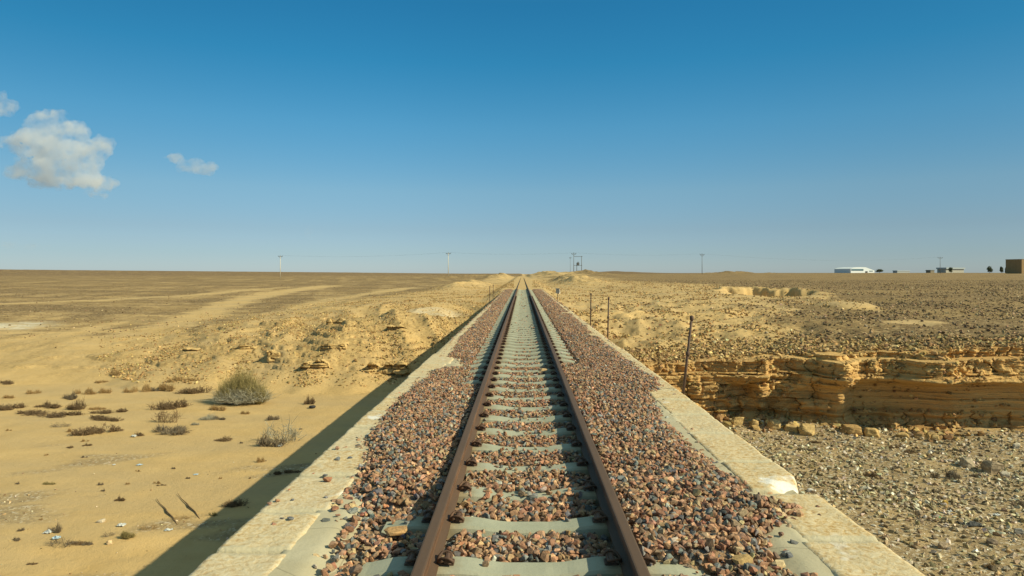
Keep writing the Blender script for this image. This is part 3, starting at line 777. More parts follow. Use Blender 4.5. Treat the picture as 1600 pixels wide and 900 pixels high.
def build_ballast():
    ys = np.concatenate([np.arange(-6, 12, .06), np.arange(12, 73.6, .25)]); xs = np.linspace(-1.85, 2.2, 80)
    Y, X = np.meshgrid(ys, xs, indexing='ij')
    Z = ballast_z(X, Y) - .018
    e = np.minimum(X-ledge_(Y), redge_(Y)-X)
    Z = np.where(e < .03, -.30, Z)
    f, n = grid_faces(*X.shape); f = f.reshape(-1, 4)[:, ::-1].ravel()
    t = NT("ballast_fines", .15, .95)
    v = t.voro(26., out="Color"); sp = t.n("ShaderNodeSeparateColor"); t.L(v, sp.inputs[0])
    c = t.ramp(sp.outputs[0], [(.0, (.26, .165, .095)), (.35, (.38, .25, .14)), (.6, (.31, .205, .12)), (.8, (.17, .165, .155)), (1., (.40, .28, .18))])
    t.bump(t.math('ADD', sp.outputs[1], t.noise(60., 3)), .7, .03)
    bed = link("ballast_bed", mesh_np("ballast_bed", np.stack([X, Y, Z], -1).reshape(-1, 3), f, n, None, True), t.col(c))
    tag(bed, "packed reddish ballast bed filling the bridge deck under the loose stones", "ballast", kind="stuff")
    P, Sz = [], []
    for y0, y1, dens, s0, s1 in ((1.5, 3.0, 500, .022, .042), (3.0, 5.4, 1250, .016, .036), (5.4, 9, 1300, .0145, .030), (9, 15, 1300, .0135, .026), (15, 28, 650, .018, .031), (28, 73.3, 260, .024, .040)):
        n = int((y1-y0)*4.0*dens)
        x = rng.uniform(-1.85, 2.2, n); y = rng.uniform(y0, y1, n)
        e = np.minimum(x-ledge_(y), redge_(y)-x)
        keep = e > rng.exponential(.02, n) - .015
        keep |= (e > -.16) & (rng.random(n) < .05) & (y < 14)
        sz = rng.uniform(s0, s1, n)*np.exp(rng.normal(0, .16, n))
        ph = np.abs(((y-SL0)/SLD+.5) % 1 - .5)*SLD          # distance to a sleeper centre line
        on = ph < .115
        a = np.abs(x-.04)
        cl = (S(4.75, 5.1, y)*S(10.5, 9.0, y) > .3) & (x < -.5); cr = (S(3.72, 3.95, y)*S(13.2, 10.8, y) > .3) & (x > .6)
        inside = (x > RLX) & (x < RRX)
        pc = np.where(inside, np.where((y > 5.0) & (y < 5.35), .30, np.where((y > 5.3) & (y < 7.6), (.75*S(5.2, 5.9, 11.2-y)+.04)*S(.42, .05, np.abs(a)) + .06, .05)), .05)
        pc = np.where(y < 4.9, np.where(inside, .01, pc), pc)
        pc = np.where(y > 15, .05, pc)
        pc = np.where(cl | cr, 1.0, pc)
        bad = on & (a < 1.0) & (rng.random(n) > pc)
        bad |= (a < .97) & (y > 13) & (rng.random(n) < .55)
        bad |= np.abs(x-RLX) < .058+sz*.55; bad |= np.abs(x-RRX) < .058+sz*.55
        keep &= ~bad
        x, y, sz, on, a = x[keep], y[keep], sz[keep], on[keep], a[keep]
        z = ballast_z(x, y) + rng.uniform(-.010, .016, len(x))
        z = np.where(on & (a < .97), np.maximum(z, -.165 + .35*sz), z)
        e = np.minimum(x-ledge_(y), redge_(y)-x)
        z = np.where(e < .05, np.maximum(z, COPZ-.03+.55*sz), z)
        P.append(np.stack([x, y, z], 1)); Sz.append(sz)
    P = np.concatenate(P); Sz = np.concatenate(Sz)
    o = stones_mesh("ballast", P, Sz, palette(len(P), BAL_COLS, BAL_W, .2), PROTO, M_BALLAST, 1.3)
    tag(o, "loose crushed ballast of red, grey and tan stones between and beside the rails", "ballast", kind="stuff")
    print("ballast stones", len(P))
build_ballast()

def single_stone(name, loc, size, col, parent=None, proto=None, flat=1.0, rz=None):
    pv, pf = PROTO[random.randrange(len(PROTO)) if proto is None else proto]
    pv = pv*np.array([1, 1, flat])*size
    C = np.tile(np.array([*col, 1.]), (len(pv), 1))
    me = mesh_np(name, pv, pf.ravel(), np.full(len(pf), 3), {"stone_col": (C, 'FLOAT_COLOR')})
    o = link(name, me, M_BALLAST, parent, loc)
    o.rotation_euler = (0, 0, random.uniform(0, 6.3) if rz is None else rz)
    return o
def coppt(px, py, z=COPZ): x, D = gp(px, py, z); return x, D, z
RED, GREY, BUFF = (.36, .17, .09), (.16, .165, .165), (.45, .30, .17)
LOOSE = [  # photo pixel, width in px, colour, label
    (512, 752, 16, RED, "big rust-red ballast stone lying on the left coping near the ballast edge"),
    (508, 744, 8, GREY, "small grey stone just behind the big rust-red one on the left coping"),
    (553, 770, 11, (.33, .15, .09), "dark red stone on grey mortar beside the left ballast edge"),
    (454, 812, 11, GREY, "dark grey stone alone in the middle of a left coping slab"),
    (441, 811, 7, (.2, .18, .16), "small brownish grey stone left of the dark grey one on the coping"),
    (428, 820, 8, (.4, .22, .15), "pinkish stone nearest the camera on the left coping slab"),
    (421, 788, 8, (.3, .18, .12), "brown stone closest to the outer edge of the left coping"),
    (434, 783, 9, (.46, .26, .14), "orange stone beside the brown one near the left coping edge"),
    (457, 782, 6, GREY, "little grey stone in the middle of the second left coping slab"),
    (452, 766, 5, RED, "tiny red chip on the left coping behind the orange stone"),
    (523, 797, 14, (.35, .17, .10), "flat red stone in the cluster on the left mortar strip"),
    (531, 787, 14, (.45, .27, .16), "buff stone standing at the back of the left mortar cluster"),
    (541, 793, 9, (.34, .19, .12), "brown stone between the mortar cluster and the ballast on the left"),
    (528, 806, 8, (.42, .22, .14), "small pink stone in front of the left mortar cluster"),
    (490, 741, 6, RED, "small red stone on the left coping beyond the big rust-red one"),
    (528, 719, 12, (.17, .19, .20), "bluish grey stone, largest of the grey ones on the left coping"),
    (547, 717, 9, (.15, .165, .175), "dark bluish stone right of the largest grey one on the coping"),
    (527, 702, 10, (.42, .24, .15), "pink stone behind the bluish stones on the left coping"),
    (1227, 809, 9, (.33, .19, .12), "brown stone at the tip of the ballast spill on the right coping"),
    (1217, 820, 10, (.36, .2, .13), "reddish stone just below the ballast spill on the right coping"),
    (1220, 836, 10, (.25, .15, .10), "dark brown stone alone on the right mortar strip"),
    (1190, 832, 14, (.28, .19, .14), "flat brown stone lying by the right ballast edge on mortar"),
    (1054, 617, 5, (.28, .2, .14), "tiny brown stone on the right coping near the leaning iron post"),
]
for px, py, w, c, lab in LOOSE:
    x, y, z = coppt(px, py)
    sz = w*y/F/1.75
    tag(single_stone("ballast_stone", (x, y, z+.35*sz), sz, c), lab, "stone", "loose stones lying on the coping")
tx, ty = gp(848, 579, -.13)
tag(single_stone("buff_rock", (tx, ty, -.115), .085, (.50, .36, .19), flat=.7, rz=.4), "big buff rock resting on the sleepers beside the right rail", "rock")
tx, ty = gp(1160, 889, -.15)
tag(single_stone("buff_rock", (tx, ty, -.10), .06, (.48, .32, .13), flat=1.0, rz=.2), "yellow ochre rock in the red ballast at the bottom right of the track", "rock")
tx, ty = gp(620, 833, -.15)
tag(single_stone("buff_rock", (tx, ty, -.135), .085, (.46, .28, .12), flat=.5, rz=.35, proto=3), "long flat ochre rock lying outside the left rail between two sleepers", "rock")

# ------------------------------------------------------------------ stones over the desert
def scatter(n, D0, D1, u0, u1, accept, smin, smax, cols, w, name, label, tilt=.8, expo=2.2, embed=.25, px_min=.0011):
    D = D0*np.exp(rng.random(n)*math.log(D1/D0)); u = rng.uniform(u0, u1, n); x = u*D
    z, pave, grav, white, rock = terrain(x, D, True)
    dcs = D - cliff_y(x); lip = (dcs > .75) & (dcs < 2.3) & (x > 2.3)
    tt = cliff_top(x); z = np.where(lip, tt + (1-np.exp(-dcs/13.0))*(-.55-tt), z)
    a = accept(x, D, z, pave, grav, white, rock)
    k = rng.random(n) < a
    x, D, z = x[k], D[k], z[k]
    s = smin + (smax-smin)*rng.random(len(x))**(expo*2)
    s = np.maximum(s, px_min*D*rng.uniform(.4, 1.0, len(x)))*.5
    o = stones_mesh(name, np.stack([x, D, z+s*embed], 1), s, palette(len(x), cols, w, .22), PROTO_S, M_STONES, tilt)
    tag(o, label, "stones", kind="stuff"); print(name, len(x))
def nearbridge(x, D): return ((x < -2.2) | (x > 2.6)) | (D > 76)
scatter(80000, 11, 26, .1, .98, lambda x, y, z, p, g, w, r: g*(.22+.78*S(-.15, .3, fbm(x/2.6, y/2.0, 4, 130)))*S(13.5, 16.5, y+.25*x-3)*(x > 2.6) + g*.22*(x > 2.6), .02, .19,
        [(.50, .43, .29), (.40, .325, .20), (.66, .60, .47), (.30, .235, .14), (.21, .165, .105), (.44, .33, .17)], [4, 4, 2.3, 3, 1.2, 2.2],
        "gravel", "pale grey and tan gravel strewn over the wadi floor right of the bridge", expo=2.0)
scatter(110000, 22.5, 150, .05, .98, lambda x, y, z, p, g, w, r: np.clip(p*.9, 0, 1)*(g < .2)*(.22+.78*S(-.25, .25, fbm(x/5, y/7, 4, 145)))*S(.75, 1.6, y-cliff_y(x))*nearbridge(x, y), .04, .24,
        [(.20, .14, .078), (.28, .195, .105), (.14, .10, .06), (.38, .27, .15), (.46, .36, .22)], [4, 5, 1.6, 2.4, .8],
        "desert_pavement_stones", "dark brown stones scattered over the flat desert right of the track", px_min=.0009)
scatter(150000, 23, 190, .015, .5, lambda x, y, z, p, g, w, r: (1-p)*(g < .2)*S(.9, 1.8, y-cliff_y(x))*nearbridge(x, y)*(.14+.86*S(-.05, .3, fbm(x/2.5, y/3.5, 4, 140))), .03, .24,
        [(.44, .29, .12), (.34, .215, .09), (.52, .37, .17), (.24, .15, .065), (.58, .46, .27)], [4, 4, 3, 2, 1],
        "rubble", "yellow limestone rubble on the slope between the bridge and the right plateau", px_min=.0009)
scatter(330000, 31, 190, -.62, -.012, lambda x, y, z, p, g, w, r: (z > BED+.22)*(1-.6*p)*nearbridge(x, y)*(.16+.84*S(-.05, .28, fbm(x/2.8, y/4.5, 4, 150)))*S(-45, -20, x-.2*y), .025, .19,
        [(.44, .30, .125), (.35, .225, .09), (.53, .38, .17), (.25, .155, .065)], [4, 4, 3, 1.6],
        "bank_rubble", "yellow rubble covering the left bank of the wadi", px_min=.0009)
scatter(36000, 38, 170, -.98, -.08, lambda x, y, z, p, g, w, r: p*.8*(.3+.7*S(-.1, .25, fbm(x/9, y/4, 3, 160))), .05, .22,
        [(.23, .16, .09), (.31, .22, .12), (.15, .105, .06), (.42, .31, .17)], [4, 4, 2, 1.5],
        "plain_stones", "small brown stones over the stony plain left of the track", px_min=.0011)
scatter(9000, 11.5, 24, -.98, -.3, lambda x, y, z, p, g, w, r: np.clip(g*.5 + .015 + .0*x, 0, 1), .025, .09,
        [(.60, .50, .33), (.42, .30, .15), (.28, .19, .1)], [3, 3, 1.5],
        "sand_pebbles", "pale pebbles in bands on the sandy wadi floor left of the bridge", px_min=.0010)

scatter(60000, 22, 33, .08, .98, lambda x, y, z, p, g, w, r: S(.9, 1.2, y-cliff_y(x))*S(4.5, 2.6, y-cliff_y(x))*(x > 2.6), .03, .26,
        [(.44, .30, .13), (.34, .225, .10), (.52, .38, .18), (.22, .15, .075)], [4, 4, 2, 2],
        "cliff_top_rubble", "broken tan stones along the rim of the cliff on the right")

p_ = CLIFF_TOP['p']; p_ = p_[rng.integers(0, len(p_), 7000)]; p_ = p_[fbm(p_[:, 0]/1.1, p_[:, 1]/.8, 3, 147) > -.12]
s_ = (.03 + .22*rng.random(len(p_))**3.5)*.5
o = stones_mesh("ledge_debris", p_ + np.array([0, 0, 1])*s_[:, None]*.3, s_, palette(len(p_), [(.46, .30, .12), (.36, .235, .095), (.54, .38, .17), (.24, .155, .07)], [4, 4, 2, 1.5], .2), PROTO_S, M_STONES, .8)
tag(o, "broken rock bits lying on the ledges and rim of the cliff", "stones", kind="stuff")
scatter(26000, 20, 29, .1, .98, lambda x, y, z, p, g, w, r: G((y-cliff_y(x)+.35)/.55)*S(-.2, .3, fbm(x/1.2, y/1.2, 3, 146))*(x > 2.6)*S(19, 13, x), .03, .45,
        [(.48, .32, .13), (.38, .245, .10), (.56, .40, .18), (.28, .175, .075)], [4, 4, 2, 1.5],
        "cliff_foot_rubble", "broken yellow rock debris heaped along the cliff foot", expo=2.6)

# ------------------------------------------------------------------ boulders and fallen blocks
def boulder(px, py, wpx, col, label, group, name="boulder", flat=.75, hpx=None, smooth=False, sink=.25, cat="rock"):
    x, y, z = hit(px, py); s = wpx*y/F/2.0
    r_ = np.random.default_rng(random.randrange(10**6)); bm = bmesh.new()
    p = r_.normal(size=(26, 3)); p /= np.linalg.norm(p, axis=1)[:, None]; p = .45*p + .62*np.sign(p)*np.abs(p)**.3*.8
    p *= np.array([1, .8, (hpx/wpx*1.2 if hpx else flat)])
    for q in p: bm.verts.new(q)
    bmesh.ops.convex_hull(bm, input=bm.verts)
    bmesh.ops.delete(bm, geom=[v for v in bm.verts if not v.link_faces], context='VERTS')
    bmesh.ops.dissolve_limit(bm, angle_limit=.25, verts=bm.verts, edges=bm.edges)
    bmesh.ops.bevel(bm, geom=list(bm.edges), offset=.05, segments=1, affect='EDGES')
    bmesh.ops.triangulate(bm, faces=bm.faces)
    bmesh.ops.subdivide_edges(bm, edges=list(bm.edges), cuts=3, use_grid_fill=True)
    co = np.array([v.co[:] for v in bm.verts]); sd = random.random()*50
    d = 1 + .10*fbm(co[:, 0]*1.6+sd, co[:, 1]*1.6+co[:, 2]*2.1, 4, 170) + .025*np.sign(np.sin(co[:, 2]*11+sd+2*co[:, 0]))
    co = co*d[:, None]*s
    for v, c in zip(bm.verts, co): v.co = c
    C = np.tile(np.array([*col, 1.]), (len(co), 1))
    o = bm_obj(name, bm, M_STONES, None, (x, y, z + co[:, 2].max()*(1-2*sink)))
    at = o.data.attributes.new("stone_col", 'FLOAT_COLOR', 'POINT'); at.data.foreach_set("color", C.astype(np.float32).ravel())
    o.rotation_euler = (0, 0, random.uniform(-.5, .5))
    return tag(o, label, cat, group)
GA, YE = (.36, .28, .18), (.50, .35, .15)
BLD = [
    (1551, 738, 34, GA, "largest grey-tan boulder on the wadi gravel, at far right", None, 24),
    (1512, 730, 24, (.42, .35, .24), "pale boulder left of the largest one on the wadi gravel", None, 18),
    (1570, 745, 15, (.52, .46, .35), "pale angular stone right against the largest wadi boulder", None, 10),
    (1436, 806, 12, (.40, .31, .2), "small round tan boulder mid-way across the gravel", None, 11),
    (1550, 851, 18, (.26, .2, .14), "dark brown boulder near the lower right of the gravel", None, 11),
    (1473, 856, 18, (.34, .26, .17), "tan boulder low on the gravel, left of the dark brown one", None, 11),
    (1592, 835, 16, (.36, .33, .27), "grey boulder at the right edge of the gravel", None, 12),
    (1308, 772, 10, (.66, .6, .5), "small whitish rock on the gravel near the broken coping corner", None, 8),
    (1268, 768, 15, (.66, .62, .54), "flat white rock on the gravel right behind the coping notch", None, 5),
    (1150, 664, 26, YE, "rounded yellow block under the cliff, nearest the bridge coping", "fallen blocks along the cliff foot", 18),
    (1178, 668, 16, YE, "small upright yellow block between two rounded ones under the cliff", "fallen blocks along the cliff foot", 16),
    (1210, 670, 22, (.52, .37, .17), "egg-shaped yellow block under the cliff beside a dark gap", "fallen blocks along the cliff foot", 17),
    (1236, 672, 26, YE, "low broad block between the egg-shaped and the square one", "fallen blocks along the cliff foot", 11),
    (1262, 677, 30, (.55, .39, .17), "squared yellow block with a bright face at the cliff foot", "fallen blocks along the cliff foot", 17),
    (1332, 676, 34, (.42, .27, .11), "long brown slab lying against the cliff under the buttress", "fallen blocks along the cliff foot", 16),
    (1362, 681, 26, (.52, .36, .15), "tilted slab with a bright top next to the long brown slab", "fallen blocks along the cliff foot", 15),
    (1408, 683, 22, YE, "yellow slab at the cliff foot right of the tilted slab", "fallen blocks along the cliff foot", 9),
    (1436, 684, 16, (.38, .25, .11), "dark broken block at the cliff foot before the squared small one", "fallen blocks along the cliff foot", 9),
    (1461, 688, 14, (.56, .4, .18), "small cube-like bright block at the right end of the row", "fallen blocks along the cliff foot", 10),
    (1587, 700, 14, (.56, .5, .38), "pale rock on the sand ledge below the shaded cliff, far right", None, 10),
    (158, 816, 13, (.6, .52, .38), "pale flat rock on the sand near the plastic litter", None, 6),
    (171, 850, 9, (.55, .42, .25), "pale rock with a dark side on the low sand bank", None, 8),
]
for px, py, w, c, lab, grp, hp in BLD:
    boulder(px, py, w, c, lab, grp, "fallen_block" if grp else "boulder", hpx=hp, cat="rock")

def outcrop(px, py, wpx, hpx, label, seed):
    x, y, z = hit(px, py); w = wpx*y/F; h = hpx*y/F
    r = np.random.default_rng(seed)
    nu, nv = int(w/.03), 60
    X, T = np.meshgrid(np.linspace(-w/2, w/2, nu), np.linspace(0, 1, nv), indexing='ij')
    tv = np.clip(T/.7, 0, 1); tb = np.clip((T-.7)/.3, 0, 1)
    env = np.sqrt(np.clip(1-(np.abs(X)/(w/2))**6, 0, 1))*(.75+.5*perlin(X/.6+seed, 1.2, 40))
    env = np.clip(env, .02, 1.2)
    Z = -.15 + (h+.15)*tv*env
    bnd = np.cumsum(np.clip(np.exp(r.normal(-1.9, .45, 14)), .06, .3))-.2
    li = np.searchsorted(bnd, (Z + .04*perlin(X/.6, seed, 41)).ravel()).reshape(Z.shape)
    lo = np.concatenate([[-.3], bnd]); hi = np.concatenate([bnd, [bnd[-1]+.3]])
    g = np.minimum(Z-lo[li], hi[li]-Z)
    lw = r.uniform(.3, .9, len(lo)); cx = X/lw[li] + li*3.1 + .3*perlin(X/.4, Z/.2, 42); ci = np.floor(cx); cf = np.minimum(cx-ci, 1-cx+ci)*lw[li]
    d = .16*env + r.normal(0, .08, len(lo))[li] + .22*(hash1(ci*1.7+li*13.3, seed)-.5) - .14*(1-np.clip(g/.035, 0, 1))**2 - .12*(1-np.clip(cf/.045, 0, 1))**2
    d = d + .06*fbm(X/.3, Z/.15, 4, 43) - .1*(1-env)
    Y = -d*np.minimum(1, env*1.3) + tb*1.5
    gz = terrain(X + x, Y + y) - z
    Zt = np.where(tb > 0, Z*(1-tb) + tb*(gz-.05) + .05*fbm(X/.3, Y/.3, 3, 44)*(1-tb), Z)
    f, n = grid_faces(nu, nv)
    o = link("rock_outcrop", mesh_np("rock_outcrop", np.stack([X, Y, Zt], -1).reshape(-1, 3), f, n), M_LEDGE, None, (x, y, z))
    o.rotation_euler = (0, 0, r.uniform(-.1, .12))
    return tag(o, label, "rock ledge", "rock ledges breaking through the left bank")
outcrop(602, 584, 78, 22, "widest layered rock ledge in the left bank, running into the bridge shadow", 1)
outcrop(492, 573, 46, 11, "curved rock ledge with a dark crack left of the widest ledge", 2)
outcrop(428, 560, 22, 13, "short blocky rock ledge above the big desert bush", 3)
outcrop(520, 543, 42, 8, "thin upper rock ledge above the curved one on the left bank", 4)
outcrop(380, 545, 36, 8, "thin rock ledge up the bank left of the short blocky one", 5)
outcrop(530, 505, 44, 9, "pale rock ledge near the top of the left bank", 6)
outcrop(620, 515, 34, 9, "rounded ledge near the top of the bank beside the track", 7)
outcrop(300, 548, 34, 6, "low broken ledge farthest left along the bank", 8)

# ------------------------------------------------------------------ shrubs
def twig_mat(name, c1, c2, c3):
    t = NT(name, .15, .9)
    n = t.noise(9., 4, .6)
    c = t.ramp(n, [(.3, c1), (.5, c2), (.7, c3)])
    return t.col(c)
M_OLIVE = twig_mat("olive_broom", (.22, .18, .07), (.30, .245, .10), (.38, .30, .13))
M_GREYTW = twig_mat("grey_twigs", (.26, .24, .17), (.36, .33, .24), (.46, .42, .31))
M_BROWN = twig_mat("dark_brown_twigs", (.13, .085, .045), (.18, .12, .065), (.26, .175, .09))
M_TAN = twig_mat("dry_tan_twigs", (.32, .20, .085), (.40, .26, .11), (.48, .33, .15))
M_MIX = twig_mat("grey_brown_twigs", (.13, .095, .058), (.20, .155, .10), (.30, .25, .18))
def twigs(n, rx, ry, h, seed, width=.012, up=.6, spread=1.0, base_r=.25, fork=1, wob=.12, clumps=0):
    """ribbons that grow out of a rooted patch (or out of several clumps of one plant); unit is metres"""
    r = np.random.default_rng(seed)
    V, Fq = [], []
    def ribbon(p0, p1, p2, w):
        d = p2-p0; a = np.cross(d, r.normal(size=3)); a /= np.linalg.norm(a)+1e-9
        b = len(V)
        V.extend([p0-a*w, p0+a*w, p1-a*w*.75, p1+a*w*.75, p2])
        Fq.append((b, b+1, b+3, b+2)); Fq.append((b+2, b+3, b+4))
    if clumps:
        C = [(r.uniform(-.68, .68), r.uniform(-.5, .5), r.uniform(.25, .55), r.uniform(.35, 1.1)) for _ in range(clumps)]
    for i in range(n):
        cx, cy, cr, ch = C[min(int(len(C)*r.random()**1.4), len(C)-1)] if clumps else (0, 0, 1, 1)
        th = r.uniform(0, 2*np.pi); q = np.sqrt(r.random())
        o = np.array([cx*rx, cy*ry, 0])
        base = o + np.array([np.cos(th)*rx*cr*base_r*q, np.sin(th)*ry*cr*base_r*q, -.02])
        th2 = th + r.normal(0, .5); q2 = r.uniform(.15, 1.15)**.7*spread
        hz = h*ch*np.sqrt(max(.03, 1-(min(q2, 1)*.93)**2))*r.uniform(.4, 1.1)*up/.6 if up > .3 else h*ch*r.uniform(.1, 1)
        tip = o + np.array([np.cos(th2)*rx*cr*q2, np.sin(th2)*ry*cr*q2, max(.02, hz)])
        mid = base*.45 + tip*.55 + np.array([0, 0, .12*h*ch]) + r.normal(0, wob*.4, 3)*np.array([rx, ry, h])*cr
        ribbon(base, mid, tip, width*r.uniform(.5, 1.2))
        for k in range(fork):
            f = r.uniform(.3, .95); p = base*(1-f) + tip*f + np.array([0, 0, .1*h*ch*(1-f)])
            e = p + np.array([r.normal(0, .22*rx*cr), r.normal(0, .22*ry*cr), abs(r.normal(0, .25*h*ch))+.01])
            ribbon(p, (p+e)/2 + r.normal(0, .02, 3)*cr, e, width*r.uniform(.4, .8))
    return np.array(V), Fq
def twig_mesh(name, mat, *a, **k):
    V, Fq = twigs(*a, **k)
    fl = [i for f in Fq for i in f]; fs = [len(f) for f in Fq]
    me = mesh_np(name, V, fl, fs); me.materials.append(mat); return me
# the one big broom
bx, by, bz = hit(378, 630)
bush = tag(empty("desert_bush", (bx, by, bz)), "large round olive-grey desert bush with bare grey stems, biggest plant on the sand", "bush")
link("stems", twig_mesh("stems", M_GREYTW, 1900, 1.26, .95, .85, 31, width=.009, base_r=.5, fork=2, up=.5), None, bush)
VV, FF = [], []; nb_ = 0
for ox, oy, rx_, h_, n_, sd_ in ((-.42, 0, .72, 1.12, 620, 41), (.40, .1, .74, .98, 560, 42), (-.05, .25, .72, 1.42, 700, 43), (.78, -.1, .42, .62, 200, 44)):
    v_, f_ = twigs(n_, rx_, rx_*.9, h_, sd_, width=.007, base_r=.4, fork=5, up=.60, wob=.35)
    VV.append(v_ + np.array([ox, oy, 0])); FF += [tuple(i+nb_ for i in f) for f in f_]; nb_ += len(v_)
me = mesh_np("foliage", np.concatenate(VV), [i for f in FF for i in f], [len(f) for f in FF]); link("foliage", me, M_OLIVE, bush)
# prototypes of the small dry ones, about 1 m wide, lightly different
KM = {'dark': M_BROWN, 'tan': M_TAN, 'grey': M_GREYTW, 'mix': M_MIX, 'olive': M_OLIVE}
PR = {}
for kk, mt in KM.items():
    PR[kk] = [twig_mesh("dry_shrub", mt, 300, .5, .45, .36, 200+i*7+len(kk), width=.008, base_r=.4, fork=4, wob=.25, clumps=4+i) for i in range(4)]
    PR[kk+'_flat'] = [twig_mesh("dry_shrub", mt, 240, .5, .42, .20, 300+i*7+len(kk), width=.009, base_r=.6, fork=4, wob=.3, clumps=6+i) for i in range(4)]
    PR[kk+'_open'] = [twig_mesh("dry_shrub", mt, 60, .5, .42, .42, 400+i*7+len(kk), width=.007, base_r=.6, fork=3, wob=.3) for i in range(2)]
_c = [0]
def shrub(px, py, wpx, kind, label, hpx=None, rz=None, group="dry shrubs on the sand", ydepth=.7):
    x, y, z = hit(px, py); w = wpx*y/F
    me = PR[kind][_c[0] % len(PR[kind])]; _c[0] += 1
    base_h = .38 if '_' not in kind else (.21 if kind.endswith('flat') else .42)
    o = link("dry_shrub", me, None, None, (x, y, z))
    hz = (hpx*y/F)/base_h if hpx else w
    w *= 1.25 if kind.startswith('dark') else 1.0
    o.scale = (w*1.2, max(w*ydepth, .3*w), hz*.85); o.rotation_euler = (0, 0, random.choice((0, math.pi)) + random.uniform(-.25, .25) if rz is None else rz)
    return tag(o, label, "shrub", group)
SH = [
    (22, 639, 46, 'dark_flat', "dark brown flattened shrub cut by the left edge of the photo", 13),
    (5, 600, 22, 'dark_flat', "dark shrub at the left edge at the foot of the bank", 7),
    (17, 622, 22, 'tan', "low tan shrub behind the dark flattened one at the left edge", 7),
    (54, 615, 28, 'tan', "tan-brown shrub between the left edge and the long mixed one", 9),
    (106, 624, 36, 'mix', "front grey-brown half of the long mixed shrub behind the sprawling ones", 14),
    (132, 616, 34, 'tan', "tan half of the long mixed shrub behind the sprawling ones", 13),
    (72, 637, 34, 'dark', "dark spindly shrub just left of the tangle of sprawling branches", 12),
    (115, 640, 26, 'dark', "tall dark knot in the middle of the sprawling tangle", 22),
    (105, 650, 64, 'dark_flat', "long low dark shrub sprawling across the sand", 10),
    (38, 648, 52, 'dark_flat', "left arm of the sprawling dark shrub, thin and flat", 8),
    (168, 614, 22, 'tan', "round tan shrub right of the long mixed one", 11),
    (148, 640, 24, 'tan_flat', "pale ochre shrub beside the dark leaf-shaped one", 7),
    (171, 645, 38, 'dark', "dark leaf-shaped shrub standing clear on the sand", 15),
    (146, 655, 34, 'dark_flat', "dark flat shrub right of the sprawling one", 8),
    (175, 657, 34, 'dark_flat', "thin dark line of twigs below the leaf-shaped shrub", 7),
    (152, 677, 54, 'dark_flat', "dark shrub lying in the open sand in front of the leaf-shaped one", 17),
    (95, 667, 30, 'mix_open', "faint open twigs on the sand left of the lying dark shrub", 9),
    (112, 675, 14, 'tan', "small tan tuft beside the faint open twigs", 8),
    (176, 586, 24, 'tan', "brown tuft part-way up the left bank", 11),
    (156, 598, 20, 'tan_flat', "greyish tan tuft at the foot of the left bank", 7),
    (203, 613, 24, 'tan', "left one of two tan shrubs touching each other", 10),
    (222, 612, 28, 'tan', "right one of two tan shrubs touching each other", 16),
    (265, 610, 36, 'tan', "tan shrub left of the dark one before the big bush", 15),
    (245, 611, 24, 'mix', "grey-tan shrub next to the tan one, left of the big bush", 9),
    (285, 595, 40, 'tan_flat', "long brown tuft behind the shrubs left of the big bush", 8),
    (303, 615, 44, 'dark', "dark shrub immediately left of the big bush", 14),
    (345, 641, 32, 'tan', "brown shrub in front of the big bush", 11),
    (384, 647, 20, 'tan', "small brown shrub in front of the big bush on its right", 7),
    (275, 638, 56, 'dark_flat', "dark tangled shrub in the middle of the left sand", 20),
    (262, 660, 34, 'dark_open', "open dark twigs joining two tangled shrubs", 30),
    (258, 677, 68, 'mix', "wide grey-brown tangle in front of the dark tangled shrub", 16),
    (322, 656, 26, 'grey', "greyish shrub in front of the big bush on its left", 12),
    (342, 656, 20, 'mix_flat', "pale grey-brown twigs right of the greyish shrub", 8),
    (308, 664, 16, 'grey_flat', "small grey twigs left of the greyish shrub", 6),
    (430, 656, 22, 'mix', "round tan-grey shrub alone between the big bush and the shadow", 10),
    (346, 689, 22, 'dark', "small dark shrub alone on the open sand", 9),
    (427, 696, 62, 'mix', "wide grey twiggy shrub holding a scrap of white plastic", 24),
    (440, 690, 66, 'grey_open', "tall thin grey twigs rising behind the shrub with white plastic", 40),
    (482, 632, 13, 'dark', "dark upright shrub at the foot of the rubble bank", 19),
    (408, 722, 17, 'tan', "brown shrub close to the edge of the bridge shadow", 11),
    (448, 740, 28, 'dark', "reddish dark shrub inside the bridge shadow", 14),
    (218, 681, 12, 'dark', "little dark tuft beside a white plastic scrap", 9),
    (186, 783, 13, 'dark', "round brown tuft alone on the pebbly sand", 10),
    (75, 757, 19, 'olive_flat', "olive tuft on the sand far from the others", 5),
    (84, 833, 28, 'mix', "heap of grey-brown twigs with white plastic caught in it", 18),
    (95, 853, 44, 'mix_open', "scraggly twigs with pale blue plastic on the low bank", 16),
    (118, 850, 22, 'dark_flat', "flat dark twigs right of the pale blue plastic", 6),
    (139, 851, 16, 'mix_flat', "flat greyish twigs before the rock with a dark side", 8),
    (170, 838, 18, 'mix_open', "small open plant left of the leafy one on the low bank", 10),
    (195, 841, 30, 'olive', "grey-green leafy plant with pale litter on the low bank", 14),
    (232, 827, 30, 'tan_open', "reddish open twigs right of the leafy plant", 11),
    (332, 806, 14, 'olive', "green sprig at the very edge of the bridge shadow", 9),
    (283, 812, 26, 'tan_open', "brown twigs beside the two dead sticks", 9),
    (366, 792, 34, 'dark', "dark brushwood inside the bridge shadow near its edge", 15),
    (52, 882, 12, 'dark', "small dark tuft low on the sand at the bottom left", 5),
]
for a in SH: shrub(a[0], a[1], a[2], a[3], a[4], a[5])
